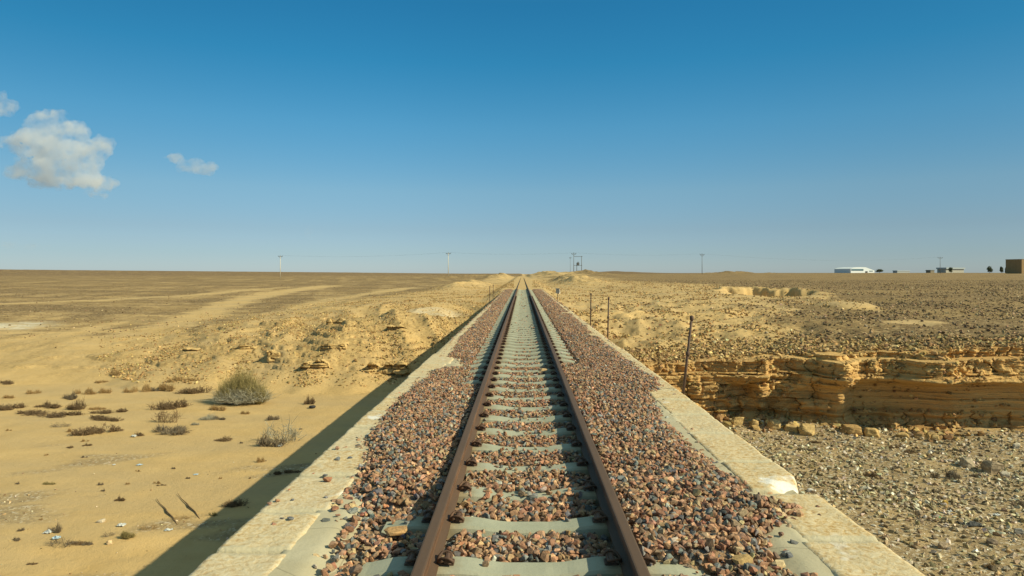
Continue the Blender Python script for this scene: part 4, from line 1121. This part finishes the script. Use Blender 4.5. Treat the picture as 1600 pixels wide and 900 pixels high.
for px, py, w in ((72, 712, 8), (26, 757, 10), (133, 690, 11), (135, 697, 11), (158, 758, 12), (160, 768, 10), (245, 756, 12), (295, 748, 8), (200, 757, 9),
                  (252, 759, 10), (215, 737, 8), (270, 733, 8), (345, 748, 7), (390, 748, 6), (14, 673, 9), (378, 693, 7), (108, 700, 10), (470, 671, 7), (132, 715, 9), (24, 845, 14), (32, 830, 14), (63, 813, 9)):
    o = shrub(px, py, w, random.choice(('tan', 'dark', 'mix')), "small dry tuft dotting the bare sand", max(4, w*.5), group="tiny tufts on the bare sand")
for px, py, w, k, lab, hp in [
    (1479, 748, 42, 'mix', "broad grey-brown shrub in the middle of the wadi gravel", 18),
    (1362, 745, 18, 'dark', "dark shrub on the gravel left of the broad one", 14),
    (1397, 700, 22, 'dark_flat', "brown shrub on the gravel below the cliff buttress", 8),
    (1418, 708, 28, 'dark_flat', "dark low shrub right of the brown one below the cliff", 9),
    (1340, 716, 26, 'mix_flat', "flat grey shrub on the gravel nearer the bridge", 6),
    (1400, 735, 18, 'mix', "small dark brush between the dark and the broad shrub", 9),
    (1546, 886, 24, 'tan', "ginger tuft at the bottom right of the gravel", 11),
    (1258, 704, 24, 'mix_flat', "flat brown brush beside the coping, below the squared block", 6),
    (1278, 692, 18, 'dark_flat', "low dark brush in front of the fallen blocks", 5),
    (1590, 792, 26, 'mix', "dark brush at the right edge of the gravel", 13),
    (1522, 745, 18, 'mix_flat', "thin brush left of the largest boulder", 8)]:
    shrub(px, py, w, k, lab, hp, group="shrubs on the wadi gravel")

# dead sticks leaning out of the sand
def stick(px0, py0, px1, py1, label):
    a = Vector(hit(px0, py0)); b = Vector(hit(px1, py1)); d = b-a
    bm = bmesh.new(); P = []
    side = Vector((d.y, -d.x, 0)).normalized()
    for t, o, zz in ((0, 0, .0), (.22, .015, .02), (.42, -.01, .03), (.55, .012, .025), (.78, .0, .02), (1, .02, .03)):
        p = d*t + side*o*d.length*.5; q = a+p
        P.append((p.x, p.y, float(terrain(q.x, q.y))-a.z+zz))
    tube(bm, P, [.010, .014, .019, .013, .008, .004], 7)
    tag(bm_obj("dead_stick", bm, M_BROWN, None, a, True), label, "stick", "two dead sticks beside the shadow")
stick(277, 820, 243, 781, "dark crooked dead stick lying on the sand, farther from the bridge shadow")
stick(312, 811, 276, 773, "dark crooked dead stick lying on the sand, touching the edge of the bridge shadow")

# litter
def scrap(px, py, wpx, mat, label, h=.5, name="plastic_scrap", cat="litter", zoff=0.):
    x, y, z = hit(px, py); s = .8*wpx*y/F
    n = 12; a = np.linspace(-.5, .5, n); A, B = np.meshgrid(a, a, indexing='ij'); sd = random.random()*40
    Z = (.5+.9*fbm(A*2.6+sd, B*2.6, 3, 180))*h*s*(1-.8*np.maximum(np.abs(A), np.abs(B))*1.6) + .01
    X = A*s*(1+.3*perlin(B*3+sd, A*3, 181)); Y = B*s*.8*(1+.3*perlin(A*3, B*3+sd, 182))
    f, nn = grid_faces(n, n)
    o = link(name, mesh_np(name, np.stack([X, Y, np.maximum(Z, -.02)], -1).reshape(-1, 3), f, nn, None, False), mat, None, (x, y, z+zoff))
    md = o.modifiers.new("thickness", 'SOLIDIFY'); md.thickness = .006
    return tag(o, label, cat)
scrap(209, 683, 9, M_PLASTIC, "white plastic scrap beside a little dark tuft on the sand", 1.)
scrap(438, 698, 8, M_PLASTIC, "white plastic scrap under the wide twiggy shrub", 1.3)
scrap(76, 833, 15, M_PLASTIC, "white plastic bag caught in the heap of twigs", .6)
scrap(88, 843, 13, M_BLUEPL, "pale blue plastic bag on the low sand bank", .9)
scrap(190, 822, 15, M_PLASTIC, "crumpled grey-white wrapper above the leafy plant", .6)
scrap(263, 829, 13, M_PLASTIC, "flat pale scrap on the sand beside the bridge shadow", .4)
scrap(178, 727, 6, M_PLASTIC, "tiny pale scrap alone on the open sand", .5)
scrap(218, 727, 10, M_BLUEPL, "thin bluish strip of litter on the open sand", .3)
scrap(306, 742, 8, M_BLUEPL, "small bluish litter nearer the bridge shadow", .3)
scrap(1484, 800, 8, M_PLASTIC, "white scrap on the wadi gravel beside the yellow stone", .7)
scrap(1467, 809, 7, M_GREENPL, "green plastic scrap on the wadi gravel", .6)
scrap(1517, 820, 34, M_CLOTH, "dark rag lying on the wadi gravel", .25, "rag")
scrap(1557, 805, 12, M_PLASTIC, "pale scrap on the gravel right of the green one", .35)
boulder(1477, 790, 9, (.60, .40, .10), "bright yellow stone on the wadi gravel", None, "yellow_stone", hpx=10)
x, y, z = hit(488, 638)
bm = bmesh.new()
tube(bm, [(.0+.09*math.cos(a), .09*math.sin(a), .06) for a in np.linspace(0, 2*math.pi, 15)], .05, 8)
tag(bm_obj("old_tyre", bm, M_BLACKPL, None, (x, y, z), True), "small black rubber ring at the foot of the left bank near the shadow", "litter")

# ------------------------------------------------------------------ iron posts on the bridge sides
def post(D, side, h, lean, label, cap=False, thick=.020):
    e = tag(empty("iron_post", (XR0+.035 if side > 0 else XL0-.035, D, COPZ-.35)), label, "post", "iron posts along the bridge edge")
    bm = bmesh.new(); T = h+.35
    lx, ly = lean
    def at(t): return (lx*t, ly*t, T*t)
    tube(bm, [at(0), at(.5), at(1)], [thick, thick*.95, thick*.85], 9)
    bm_obj("shaft", bm, M_POST, e, smooth=True)
    bm = bmesh.new()
    for t in (.62, .985):
        c = Vector(at(t))
        k = thick*1.45
        tube(bm, [c-Vector((0, 0, .035)), c-Vector((0, 0, .02)), c+Vector((0, 0, .02)), c+Vector((0, 0, .035))], [thick, k, k, thick], 9)
    bm_obj("collar", bm, M_POST, e, smooth=True)
    bm = bmesh.new(); s = -1 if side > 0 else 1
    box(bm, min(0, s*.06), max(0, s*.06), -.05, .05, .02, .14, .004)
    bm_obj("bracket", bm, M_POST, e)
    if cap:
        bm = bmesh.new(); box(bm, -.13+lx, .11+lx, -.02, .02, T-.26, T+.06, .008)
        bm_obj("marker_plate", bm, M_STEEL, e)
post(9.62, 1, 1.02, (.16, .02), "nearest iron post, leaning right over the right bridge edge")
post(17.9, 1, 1.0, (.03, 0), "second iron post along the right bridge edge, upright with a collar")
post(22.4, 1, .98, (.02, 0), "third iron post along the right bridge edge, thin and straight")
post(43., 1, .66, (0, 0), "far short iron post with a grey plate on the right bridge edge", True)
post(39.2, -1, .90, (0, 0), "nearer of the two iron posts on the left bridge edge")
post(43.5, -1, .92, (.02, 0), "farther of the two iron posts on the left bridge edge")
boulder(872, 459, 7, (.74, .72, .66), "white painted stone beside the far short post", None, "white_stone", hpx=9)

# ------------------------------------------------------------------ power line
def topz(D, py): return H + (HY-py)*D/F
def utility_pole(px, D, py_top, label, mat=M_POLE, r=.19, arm=2.4, lower=False):
    x = (px-VX)*D/F; zg = float(terrain(x, D)); zt = topz(D, py_top); h = zt-zg
    e = tag(empty("utility_pole", (x, D, zg-.3)), label, "utility pole", "power poles across the plain")
    bm = bmesh.new(); tube(bm, [(0, 0, 0), (0, 0, h+.3)], [r, r*.62], 10); bm_obj("shaft", bm, mat, e, smooth=True)
    bm = bmesh.new(); box(bm, -arm/2, arm/2, -.12, -.02, h-.25, h-.02)
    for s in (-1, 1): tube(bm, [(s*arm*.36, -.07, h-.2), (0, -.12, h-1.1)], .05, 5)
    bm_obj("crossarm", bm, M_STEEL, e)
    for s in (-.46, 0, .46):
        bm = bmesh.new(); z0 = h if s else h+.28
        tube(bm, [(s*arm, -.07, z0-.05), (s*arm, -.07, z0+.1), (s*arm, -.07, z0+.2), (s*arm, -.07, z0+.38)], [.05, .12, .12, .05], 7)
        bm_obj("insulator", bm, M_DARKSTEEL, e)
    return x, D, zt
T1 = utility_pole(438, 370, 399.5, "pale concrete power pole standing alone on the left plain")
T2 = utility_pole(700.5, 350, 395, "pale concrete power pole left of the track, between the plain and the spoil heap")
T3 = utility_pole(896.5, 352, 395.5, "grey power pole right of the track, joined to the transformer frame", M_STEEL, .16)
T4 = utility_pole(1097, 372, 397, "slim grey power pole right of the track in front of low sand heaps", M_STEEL, .16)
T5 = utility_pole(1469, 470, 402, "power pole on the right horizon between the white hall and the brown block", M_STEEL, .17, 3.4)
# transformer frame beside T3
D = 356.; x = (906-VX)*D/F; zg = float(terrain(x, D)); zt = topz(D, 400.)
e = tag(empty("transformer_frame", (x, D, zg-.3)), "two-legged steel frame carrying a transformer beside the grey power pole", "transformer frame")
for dx in (-1.6, .9):
    bm = bmesh.new(); tube(bm, [(dx, 0, 0), (dx, 0, zt-zg+(.3 if dx > 0 else -3.2))], .14, 8); bm_obj("leg", bm, M_STEEL, e, smooth=True)
bm = bmesh.new(); box(bm, -3.2, 1.4, -.12, .12, zt-zg-.1, zt-zg+.1); bm_obj("top_beam", bm, M_STEEL, e)
bm = bmesh.new(); box(bm, -3.0, 1.2, -.3, .3, zt-zg-4.7, zt-zg-4.5); bm_obj("platform", bm, M_STEEL, e)
bm = bmesh.new(); box(bm, -1.5, -.3, -.5, .5, zt-zg-4.5, zt-zg-3.1, .1)
for dx in (-1.2, -.9, -.6): tube(bm, [(dx, 0, zt-zg-3.1), (dx, 0, zt-zg-2.7)], .08, 6)
bm_obj("transformer", bm, M_STEEL, e)
utility_pole(891, 520, 402, "faint distant power pole just left of the transformer frame", M_STEEL, .12, 1.4)
def wires(A, B, label):
    bm = bmesh.new()
    for s in (-.46, 0, .46):
        a = Vector((A[0]+s*2.4, A[1], A[2]+.2)); b = Vector((B[0]+s*2.4, B[1], B[2]+.2)); P = []
        for t in np.linspace(0, 1, 15):
            p = a.lerp(b, t); p.z -= 4*t*(1-t)*.014*(b-a).length; P.append(p)
        tube(bm, P, .007, 4)
    tag(bm_obj("power_wires", bm, M_DARKSTEEL), label, "wires", "power line wires")
T0 = (T1[0]-110, T1[1]+25, T1[2]-.6)
wires(T1, T2, "three thin wires between the two pale poles on the left")
wires(T2, T3, "three thin wires crossing above the railway track")
wires(T3, T4, "three thin wires between the transformer and the slim grey pole")
wires(T4, T5, "three thin wires running from the slim grey pole towards the right horizon")

# ------------------------------------------------------------------ buildings and trees on the horizon
def at_px(px, D): return (px-VX)*D/F
D = 900.; k = D/F
x0, x1 = at_px(1322, D), at_px(1374, D); zb = float(terrain((x0+x1)/2, D)) - .5; ztop = topz(D, 417.4)
e = tag(empty("warehouse", ((x0+x1)/2, D, zb), R(24)), "white long hall with a low curved roof and dark window band on the right horizon", "warehouse")
w = (x1-x0)/2; hh = ztop-zb
bm = bmesh.new(); P = [(-w, 0), (-w, hh*.72), (-w*.75, hh*.92), (-w*.2, hh), (w*.25, hh*.98), (w*.62, hh*.72), (w, hh*.45), (w, 0)]
A = [bm.verts.new((x, 0, z)) for x, z in P]; B = [bm.verts.new((x, 26, z)) for x, z in P]
bm.faces.new(A); bm.faces.new(B[::-1])
for i in range(len(P)): bm.faces.new((A[i], B[i], B[(i+1) % len(P)], A[(i+1) % len(P)]))
bmesh.ops.recalc_face_normals(bm, faces=bm.faces); bm_obj("hall", bm, M_WHITE, e)
bm = bmesh.new(); box(bm, -w*.95, w*.05, -.3, -.02, hh*.42, hh*.70); bm_obj("window_band", bm, M_BLUEGLASS, e)
bm = bmesh.new(); box(bm, w*.22, w*.40, -.3, -.02, 0, hh*.34); bm_obj("door", bm, M_DARKSTEEL, e)
bm = bmesh.new(); box(bm, w*.55, w*.85, -.3, -.02, hh*.30, hh*.42); bm_obj("window_band", bm, M_BLUEGLASS, e)

D = 480.; x0 = at_px(1582, D); zb = float(terrain(x0+6, D)) - 1.; zt = topz(D, 405.3); hh = zt-zb
e = tag(empty("block_building", (x0+6.5, D, zb), R(15)), "flat-roofed brown building cut off by the right edge of the photo", "building")
bm = bmesh.new(); box(bm, 0, 15, 0, 12, 0, hh); bm_obj("wall", bm, plain("brown_render", (.30, .20, .095), .9, .12, .6), e)
bm = bmesh.new(); box(bm, -.15, 15.15, -.15, 12.15, hh, hh+.25); bm_obj("roof_edge", bm, M_TANDARK, e)

D = 1000.; x0, x1 = at_px(1478, D), at_px(1517, D); zb = float(terrain(x0, D)) - 1.; zt = topz(D, 418.0); hh = zt-zb
e = tag(empty("long_shed", (x0, D, zb), R(20)), "low pale shed with a long flat grey roof behind the far power pole", "shed")
bm = bmesh.new(); box(bm, 0, x1-x0, 0, 14, 0, hh*.75); bm_obj("wall", bm, plain("pale_shed_wall", (.42, .40, .33), .9, .1), e)
bm = bmesh.new(); box(bm, -1, x1-x0+1, -1.5, 15, hh*.75, hh); bm_obj("roof", bm, plain("pale_shed_roof", (.38, .42, .42), .8, .1), e)
for px, w_, pyt, lab in ((1458, 8, 421.8, "small dark shed left of the far power pole"), (1482, 4, 419.5, "small dark shed against the long pale shed"), (1415, 26, 422.6, "faint pale low hall far off between the white hall and the power pole")):
    D = 1050.; x0 = at_px(px-w_/2, D); ww = w_*D/F; zb = float(terrain(x0, D)) - 1.; hh = topz(D, pyt)-zb
    pale = w_ > 20
    e = tag(empty("shed", (x0, D, zb), R(20)), lab, "shed")
    bm = bmesh.new(); box(bm, 0, ww, 0, 8, 0, hh*.8); bm_obj("wall", bm, plain("shed_wall", (.38, .40, .39) if pale else (.24, .21, .15), .9, .1), e)
    bm = bmesh.new(); box(bm, -.4, ww+.4, -.4, 8.4, hh*.8, hh); bm_obj("roof", bm, plain("shed_roof", (.42, .46, .47) if pale else (.20, .19, .15), .9, .1), e)

M_LEAF = twig_mat("dark_tree_leaves", (.07, .085, .045), (.09, .105, .055), (.12, .13, .07))
M_BARK = plain("tree_bark", (.14, .1, .065), .9)
def tree(px, D, pyt, wpx, label, seed):
    x = at_px(px, D); zg = float(terrain(x, D)); h = topz(D, pyt)-zg; w = wpx*D/F/2
    e = tag(empty("tree", (x, D, zg-.2)), label, "tree", "trees on the right horizon")
    bm = bmesh.new(); tube(bm, [(0, 0, 0), (.1, 0, h*.3), (0, .1, h*.55)], [.22, .16, .1], 7)
    for s in (-1, 1): tube(bm, [(.05, 0, h*.32), (s*w*.5, .1*s, h*.62)], [.12, .05], 5)
    bm_obj("trunk", bm, M_BARK, e)
    r = np.random.default_rng(seed); V, Fq = [], []
    cl = r.normal(size=(14, 3)); cl /= np.linalg.norm(cl, axis=1)[:, None]; cl *= r.uniform(.3, .85, (14, 1))
    for i in range(1500):
        c = cl[r.integers(14)] + r.normal(0, .2, 3)
        p = np.array([c[0]*w, c[1]*w, h*.54 + c[2]*h*.44]); a, b = r.normal(size=3)*.2, r.normal(size=3)*.2
        k = len(V); V.extend([p-a, p+b, p+a, p-b]); Fq.append((k, k+1, k+2, k+3))
    me = mesh_np("crown", np.array(V), np.array(Fq).ravel(), np.full(len(Fq), 4)); link("crown", me, M_LEAF, e)
tree(1546.5, 700, 415.2, 7, "dark round tree left of the brown building", 1)
tree(1565, 760, 417.2, 5, "small dark tree nearest the brown building", 2)
tree(1572, 780, 417.5, 4, "low bushy tree touching the skyline beside the brown building", 4)
tree(1374, 890, 420.2, 10, "broad low dark tree at the right end of the white hall", 3)
tree(1486, 960, 417.2, 7, "dark tree in front of the long pale shed", 6)

# ------------------------------------------------------------------ clouds
def cloud_mat(name, dens, scale, thr):
    m = bpy.data.materials.new(name); m.use_nodes = True; t = m.node_tree; t.nodes.clear()
    out = t.nodes.new("ShaderNodeOutputMaterial"); v = t.nodes.new("ShaderNodeVolumePrincipled")
    v.inputs["Color"].default_value = (.95, .975, 1., 1); v.inputs["Anisotropy"].default_value = .2
    g = t.nodes.new("ShaderNodeNewGeometry"); n = t.nodes.new("ShaderNodeTexNoise")
    n.inputs["Scale"].default_value = scale; n.inputs["Detail"].default_value = 5; n.inputs["Roughness"].default_value = .6
    t.links.new(g.outputs["Position"], n.inputs["Vector"])
    mr = t.nodes.new("ShaderNodeMapRange"); mr.inputs[1].default_value = thr; mr.inputs[2].default_value = thr+.30; mr.inputs[3].default_value = 0; mr.inputs[4].default_value = dens
    t.links.new(n.outputs["Fac"], mr.inputs[0]); t.links.new(mr.outputs[0], v.inputs["Density"]); t.links.new(v.outputs[0], out.inputs["Volume"])
    m.cycles.volume_step_rate = 1.0 if hasattr(m.cycles, "volume_step_rate") else 1.0
    return m
def cloud(D, blobs, label, dens, scale=.012, thr=.42, seed=1):
    """blobs: (px, py, radius px, flattening)"""
    bm = bmesh.new(); r = np.random.default_rng(seed); k = D/F
    for px, py, rp, fl in blobs:
        for j in range(5):
            q = r.normal(0, .38, 3) if j else np.zeros(3)
            rad = rp*k*(1 if j == 0 else r.uniform(.4, .7))
            M = Matrix.Translation(((px-VX)*k + q[0]*rp*k, D + q[1]*rp*k, H+(HY-py)*k + q[2]*rp*k*fl)) @ Matrix.Diagonal((rad, rad, rad*fl, 1))
            bmesh.ops.create_icosphere(bm, subdivisions=2, radius=1, matrix=M)
    o = bm_obj("cloud", bm, cloud_mat("cloud_vapour", dens, scale, thr))
    rm = o.modifiers.new("merge", 'REMESH'); rm.mode = 'VOXEL'; rm.voxel_size = 7*D/4000
    tx = bpy.data.textures.new("billow", 'CLOUDS'); tx.noise_scale = 55*D/4000; tx.noise_depth = 6
    dm = o.modifiers.new("billow", 'DISPLACE'); dm.texture = tx; dm.texture_coords = 'GLOBAL'; dm.strength = 85*D/4000; dm.mid_level = .5
    tag(o, label, "cloud")
CD = 4000.
cloud(CD, [(45, 222, 28, .8), (70, 203, 27, .95), (92, 196, 20, 1.), (116, 210, 24, .95), (60, 234, 34, .6), (105, 234, 38, .65), (140, 236, 28, .75), (163, 224, 14, 1.),
           (50, 256, 26, .5), (90, 258, 34, .5), (125, 262, 32, .5), (40, 272, 28, .4), (85, 276, 34, .4), (130, 280, 32, .45), (162, 288, 20, .5), (150, 303, 16, .35), (24, 266, 16, .5)],
      "large puffy pale grey cumulus cloud at the left of the sky", .015, thr=.40, seed=3)
cloud(CD, [(6, 166, 17, .95), (-8, 160, 20, .8), (14, 172, 8, .8)], "small rounded cloud cut by the left edge of the photo", .014, thr=.38, seed=5)
cloud(CD, [(275, 248, 14, .5), (300, 256, 18, .45), (325, 262, 14, .5), (312, 268, 14, .35), (262, 245, 7, .5)], "thin wisp of cloud right of the large cumulus", .011, thr=.40, seed=7)
cloud(CD, [(488, 365, 12, .6), (497, 368, 6, .5)], "tiny faint cloud low in the sky above the left plain", .0015, seed=9)
cloud(CD, [(35, 385, 26, .2), (60, 384, 20, .2), (0, 383, 20, .2)], "faint flat cloud streak just above the left horizon", .0015, seed=11)

# ------------------------------------------------------------------ light, sky, camera
world = bpy.data.worlds.new("World"); SC.world = world; world.use_nodes = True
nt = world.node_tree; nt.nodes.clear()
sky = nt.nodes.new("ShaderNodeTexSky"); sky.sky_type = 'NISHITA'; sky.sun_disc = False
sky.sun_elevation = math.asin(SUN.z); sky.sun_rotation = math.atan2(SUN.x, SUN.y)
sky.altitude = 900; sky.air_density = 1.0; sky.dust_density = .35; sky.ozone_density = 3.0
hs = nt.nodes.new("ShaderNodeHueSaturation"); hs.inputs["Saturation"].default_value = 1.15; hs.inputs["Hue"].default_value = .495
bg = nt.nodes.new("ShaderNodeBackground"); bg.inputs["Strength"].default_value = .075
wo = nt.nodes.new("ShaderNodeOutputWorld")
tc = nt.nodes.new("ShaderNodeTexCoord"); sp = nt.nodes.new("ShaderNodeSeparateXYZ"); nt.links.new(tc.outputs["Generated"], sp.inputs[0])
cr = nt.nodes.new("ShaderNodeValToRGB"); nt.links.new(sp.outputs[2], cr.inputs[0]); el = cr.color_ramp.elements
ST = [(.0, (.39, .48, .66)), (.026, (.39, .46, .58)), (.064, (.44, .47, .52)), (.119, (.52, .58, .565)), (.209, (.385, .665, .655)), (.294, (.205, .655, .67)), (.37, (.17, .63, .665)), (.58, (2.3, 1.5, .80))]  # last stop: unseen overhead sky made brighter and warmer to lift the shadows
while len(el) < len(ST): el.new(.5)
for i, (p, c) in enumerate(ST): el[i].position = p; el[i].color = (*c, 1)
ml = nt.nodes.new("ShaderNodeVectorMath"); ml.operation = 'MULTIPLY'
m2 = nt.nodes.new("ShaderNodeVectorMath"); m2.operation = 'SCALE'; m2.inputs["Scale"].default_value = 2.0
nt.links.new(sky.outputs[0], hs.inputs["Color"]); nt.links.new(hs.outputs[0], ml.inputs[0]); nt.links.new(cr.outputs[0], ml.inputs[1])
mrx = nt.nodes.new("ShaderNodeMapRange"); mrx.interpolation_type = 'SMOOTHSTEP'; ab = nt.nodes.new('ShaderNodeMath'); ab.operation = 'ABSOLUTE'; nt.links.new(sp.outputs[0], ab.inputs[0]); nt.links.new(ab.outputs[0], mrx.inputs[0])
mrx.inputs[1].default_value = .15; mrx.inputs[2].default_value = .68; mrx.inputs[3].default_value = 2.0; mrx.inputs[4].default_value = 1.62
nt.links.new(mrx.outputs[0], m2.inputs["Scale"])
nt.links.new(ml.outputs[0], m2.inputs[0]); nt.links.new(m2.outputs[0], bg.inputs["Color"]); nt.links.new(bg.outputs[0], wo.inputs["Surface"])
ld = bpy.data.lights.new("sun", 'SUN'); ld.energy = 4.85; ld.angle = R(.53); ld.color = (1., .925, .655)
lo = bpy.data.objects.new("sun", ld); COL.objects.link(lo); lo.rotation_euler = SUN.to_track_quat('Z', 'Y').to_euler(); lo.location = (40, -10, 60)

cd = bpy.data.cameras.new("camera"); cam = bpy.data.objects.new("camera", cd); COL.objects.link(cam); SC.camera = cam
cam.location = (0, 0, H); cam.rotation_euler = (math.pi/2, 0, 0)
cd.sensor_width = 36; cd.lens = F/1600*36
cd.shift_x = -(VX-800)/1600; cd.shift_y = (HY-450)/1600
cd.clip_start = .05; cd.clip_end = 30000

SC.view_settings.view_transform = 'Standard'; SC.view_settings.look = 'None'; SC.view_settings.exposure = 0.2; SC.view_settings.gamma = 1
SC.cycles.max_bounces = 6; SC.cycles.diffuse_bounces = 3; SC.cycles.volume_bounces = 4; SC.cycles.volume_step_rate = 1.0; SC.cycles.volume_max_steps = 256
SC.cycles.use_denoising = True
